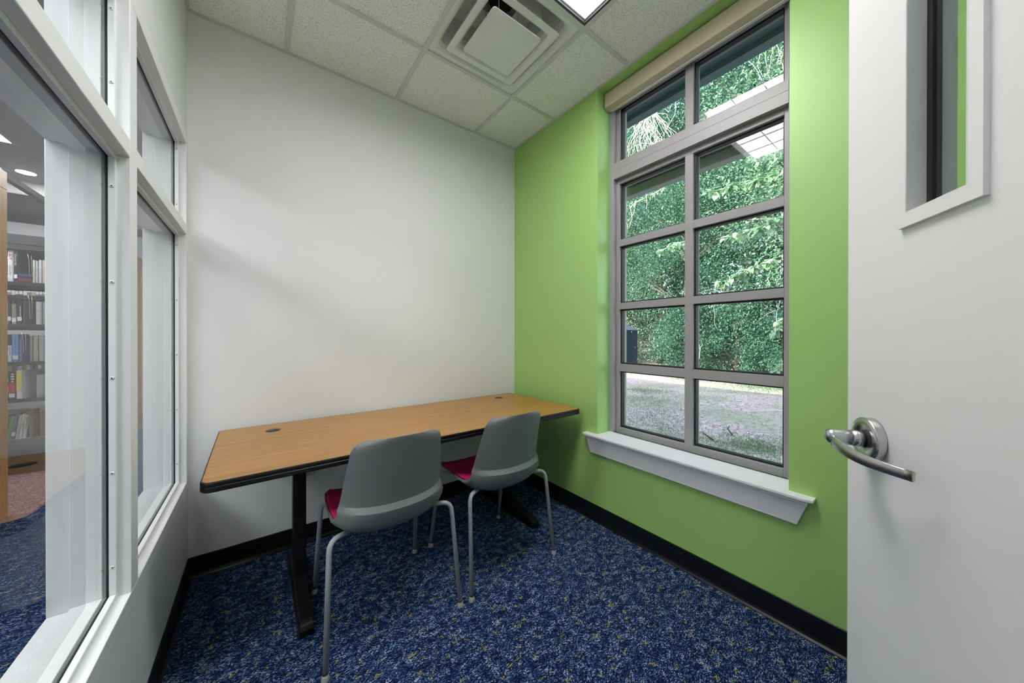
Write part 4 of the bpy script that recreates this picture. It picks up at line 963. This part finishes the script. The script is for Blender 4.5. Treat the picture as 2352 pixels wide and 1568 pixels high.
# litter and grass on the yard (uncountable)
n = 11000; px_ = 2.6 + 10.5 * RNG.random(n) ** .8; py_ = -1 + px_ * (.15 + .62 * RNG.random(n)); pz_ = np.array([gz(a, b) for a, b in zip(px_, py_)]) + .008
V, F = leaves(np.stack([px_, py_, pz_], 1), np.concatenate([RNG.normal(0, 1, (n, 2)), np.full((n, 1), .05)], 1), RNG.normal(0, .25, (n, 3)) + np.array([0, 0, 1.0]), .02 + .03 * RNG.random(n), .010 + .014 * RNG.random(n))
tag(np_mesh('leaf_litter', V, F, M['litter']), 'dry leaf litter scattered over the dirt yard', 'leaf litter', kind='stuff')
cen = np.array([(5.2, 3.0, .8), (6.2, 3.8, .9), (4.7, 1.55, .45), (5.1, 1.35, .5), (7.4, 4.4, .6), (4.4, 2.5, .6), (10.9, 3.0, .8), (11.0, 5.0, .7), (11.1, 6.6, .7)])
n = 16000; k = RNG.integers(0, len(cen), n); pos = cen[k][:, :2] + RNG.normal(0, 1, (n, 2)) * cen[k][:, 2:3] * .55; pos[:, 0] = np.clip(pos[:, 0], 2.4, None)
pz_ = np.array([gz(a, b) for a, b in pos]); tall = np.where(k >= 6, 2.2, 1.0)
V, F = leaves(np.concatenate([pos, pz_[:, None]], 1), RNG.normal(0, .45, (n, 3)) + np.array([0, 0, 1.0]), RNG.normal(0, 1, (n, 3)) + np.array([-.6, 0, 0]), (.018 + .03 * RNG.random(n)) * tall, .004 + .004 * RNG.random(n))
tag(np_mesh('grass', V, F, M['grass']), 'short green grass in patches on the yard', 'grass', kind='stuff')
for k, (x, y, l_, a, lab) in enumerate([(7.1, 1.75, 1.0, -1.84, 'long pale fallen branch lying in the yard'), (5.4, 1.9, .5, -.8, 'short fallen stick on the dirt, nearer the window'), (4.9, 2.0, .4, -.5, 'small fallen stick beside the mossy patch')]):
    z = gz(x, y) + .02; m = MB(); m.tube([(-l_ / 2 * math.cos(a + 1.2), -l_ / 2 * math.sin(a + 1.2), 0), (0, .04, .015), (l_ / 2 * math.cos(a + 1.2), l_ / 2 * math.sin(a + 1.2), .0)], [.010, .008, .004], 7)
    o = m.build('fallen_branch', M['pale_twig'] if k == 0 else M['bark']); o.location = (x, y, z); tag(o, lab, 'branch', 'fallen branches in the yard')

# ------------------------------------------------------------------ daylight
wd = bpy.data.worlds.new('sky'); SC.world = wd; wd.use_nodes = True; nt = wd.node_tree
sky = nt.nodes.new('ShaderNodeTexSky'); sky.sky_type = 'NISHITA'; sky.sun_disc = False; sky.sun_elevation = math.radians(34); sky.sun_rotation = math.radians(270); sky.air_density = 1.0; sky.dust_density = 1.5
hz_ = N(nt, 'ShaderNodeMix', data_type='RGBA'); hz_.inputs[0].default_value = .6; hz_.inputs[7].default_value = (1.15, 1.14, 1.12, 1)
nt.links.new(sky.outputs[0], hz_.inputs[6]); nt.links.new(hz_.outputs[2], nt.nodes['Background'].inputs['Color']); nt.nodes['Background'].inputs['Strength'].default_value = 1.7
sl = bpy.data.lights.new('sun', 'SUN'); sl.energy = 13.0; sl.angle = math.radians(.6); sl.color = (1, .95, .86)
so = bpy.data.objects.new('sun', sl); COL.objects.link(so)
el = math.radians(24.5); az = Vector((.76, -.65, 0)).normalized(); so.rotation_euler = (Vector((az.x * math.cos(el), az.y * math.cos(el), -math.sin(el)))).to_track_quat('-Z', 'Y').to_euler()

# ------------------------------------------------------------------ view
vs_ = SC.view_settings; SC.display_settings.display_device = 'sRGB'; vs_.view_transform = 'Standard'; vs_.look = 'None'; vs_.gamma = 1.0; vs_.exposure = 0.0; vs_.use_curve_mapping = False
cy = SC.cycles; cy.use_denoising = True; cy.max_bounces = 10; cy.diffuse_bounces = 6; cy.glossy_bounces = 6; cy.transparent_max_bounces = 24; cy.sample_clamp_indirect = 6.0; cy.caustics_reflective = False; cy.caustics_refractive = False
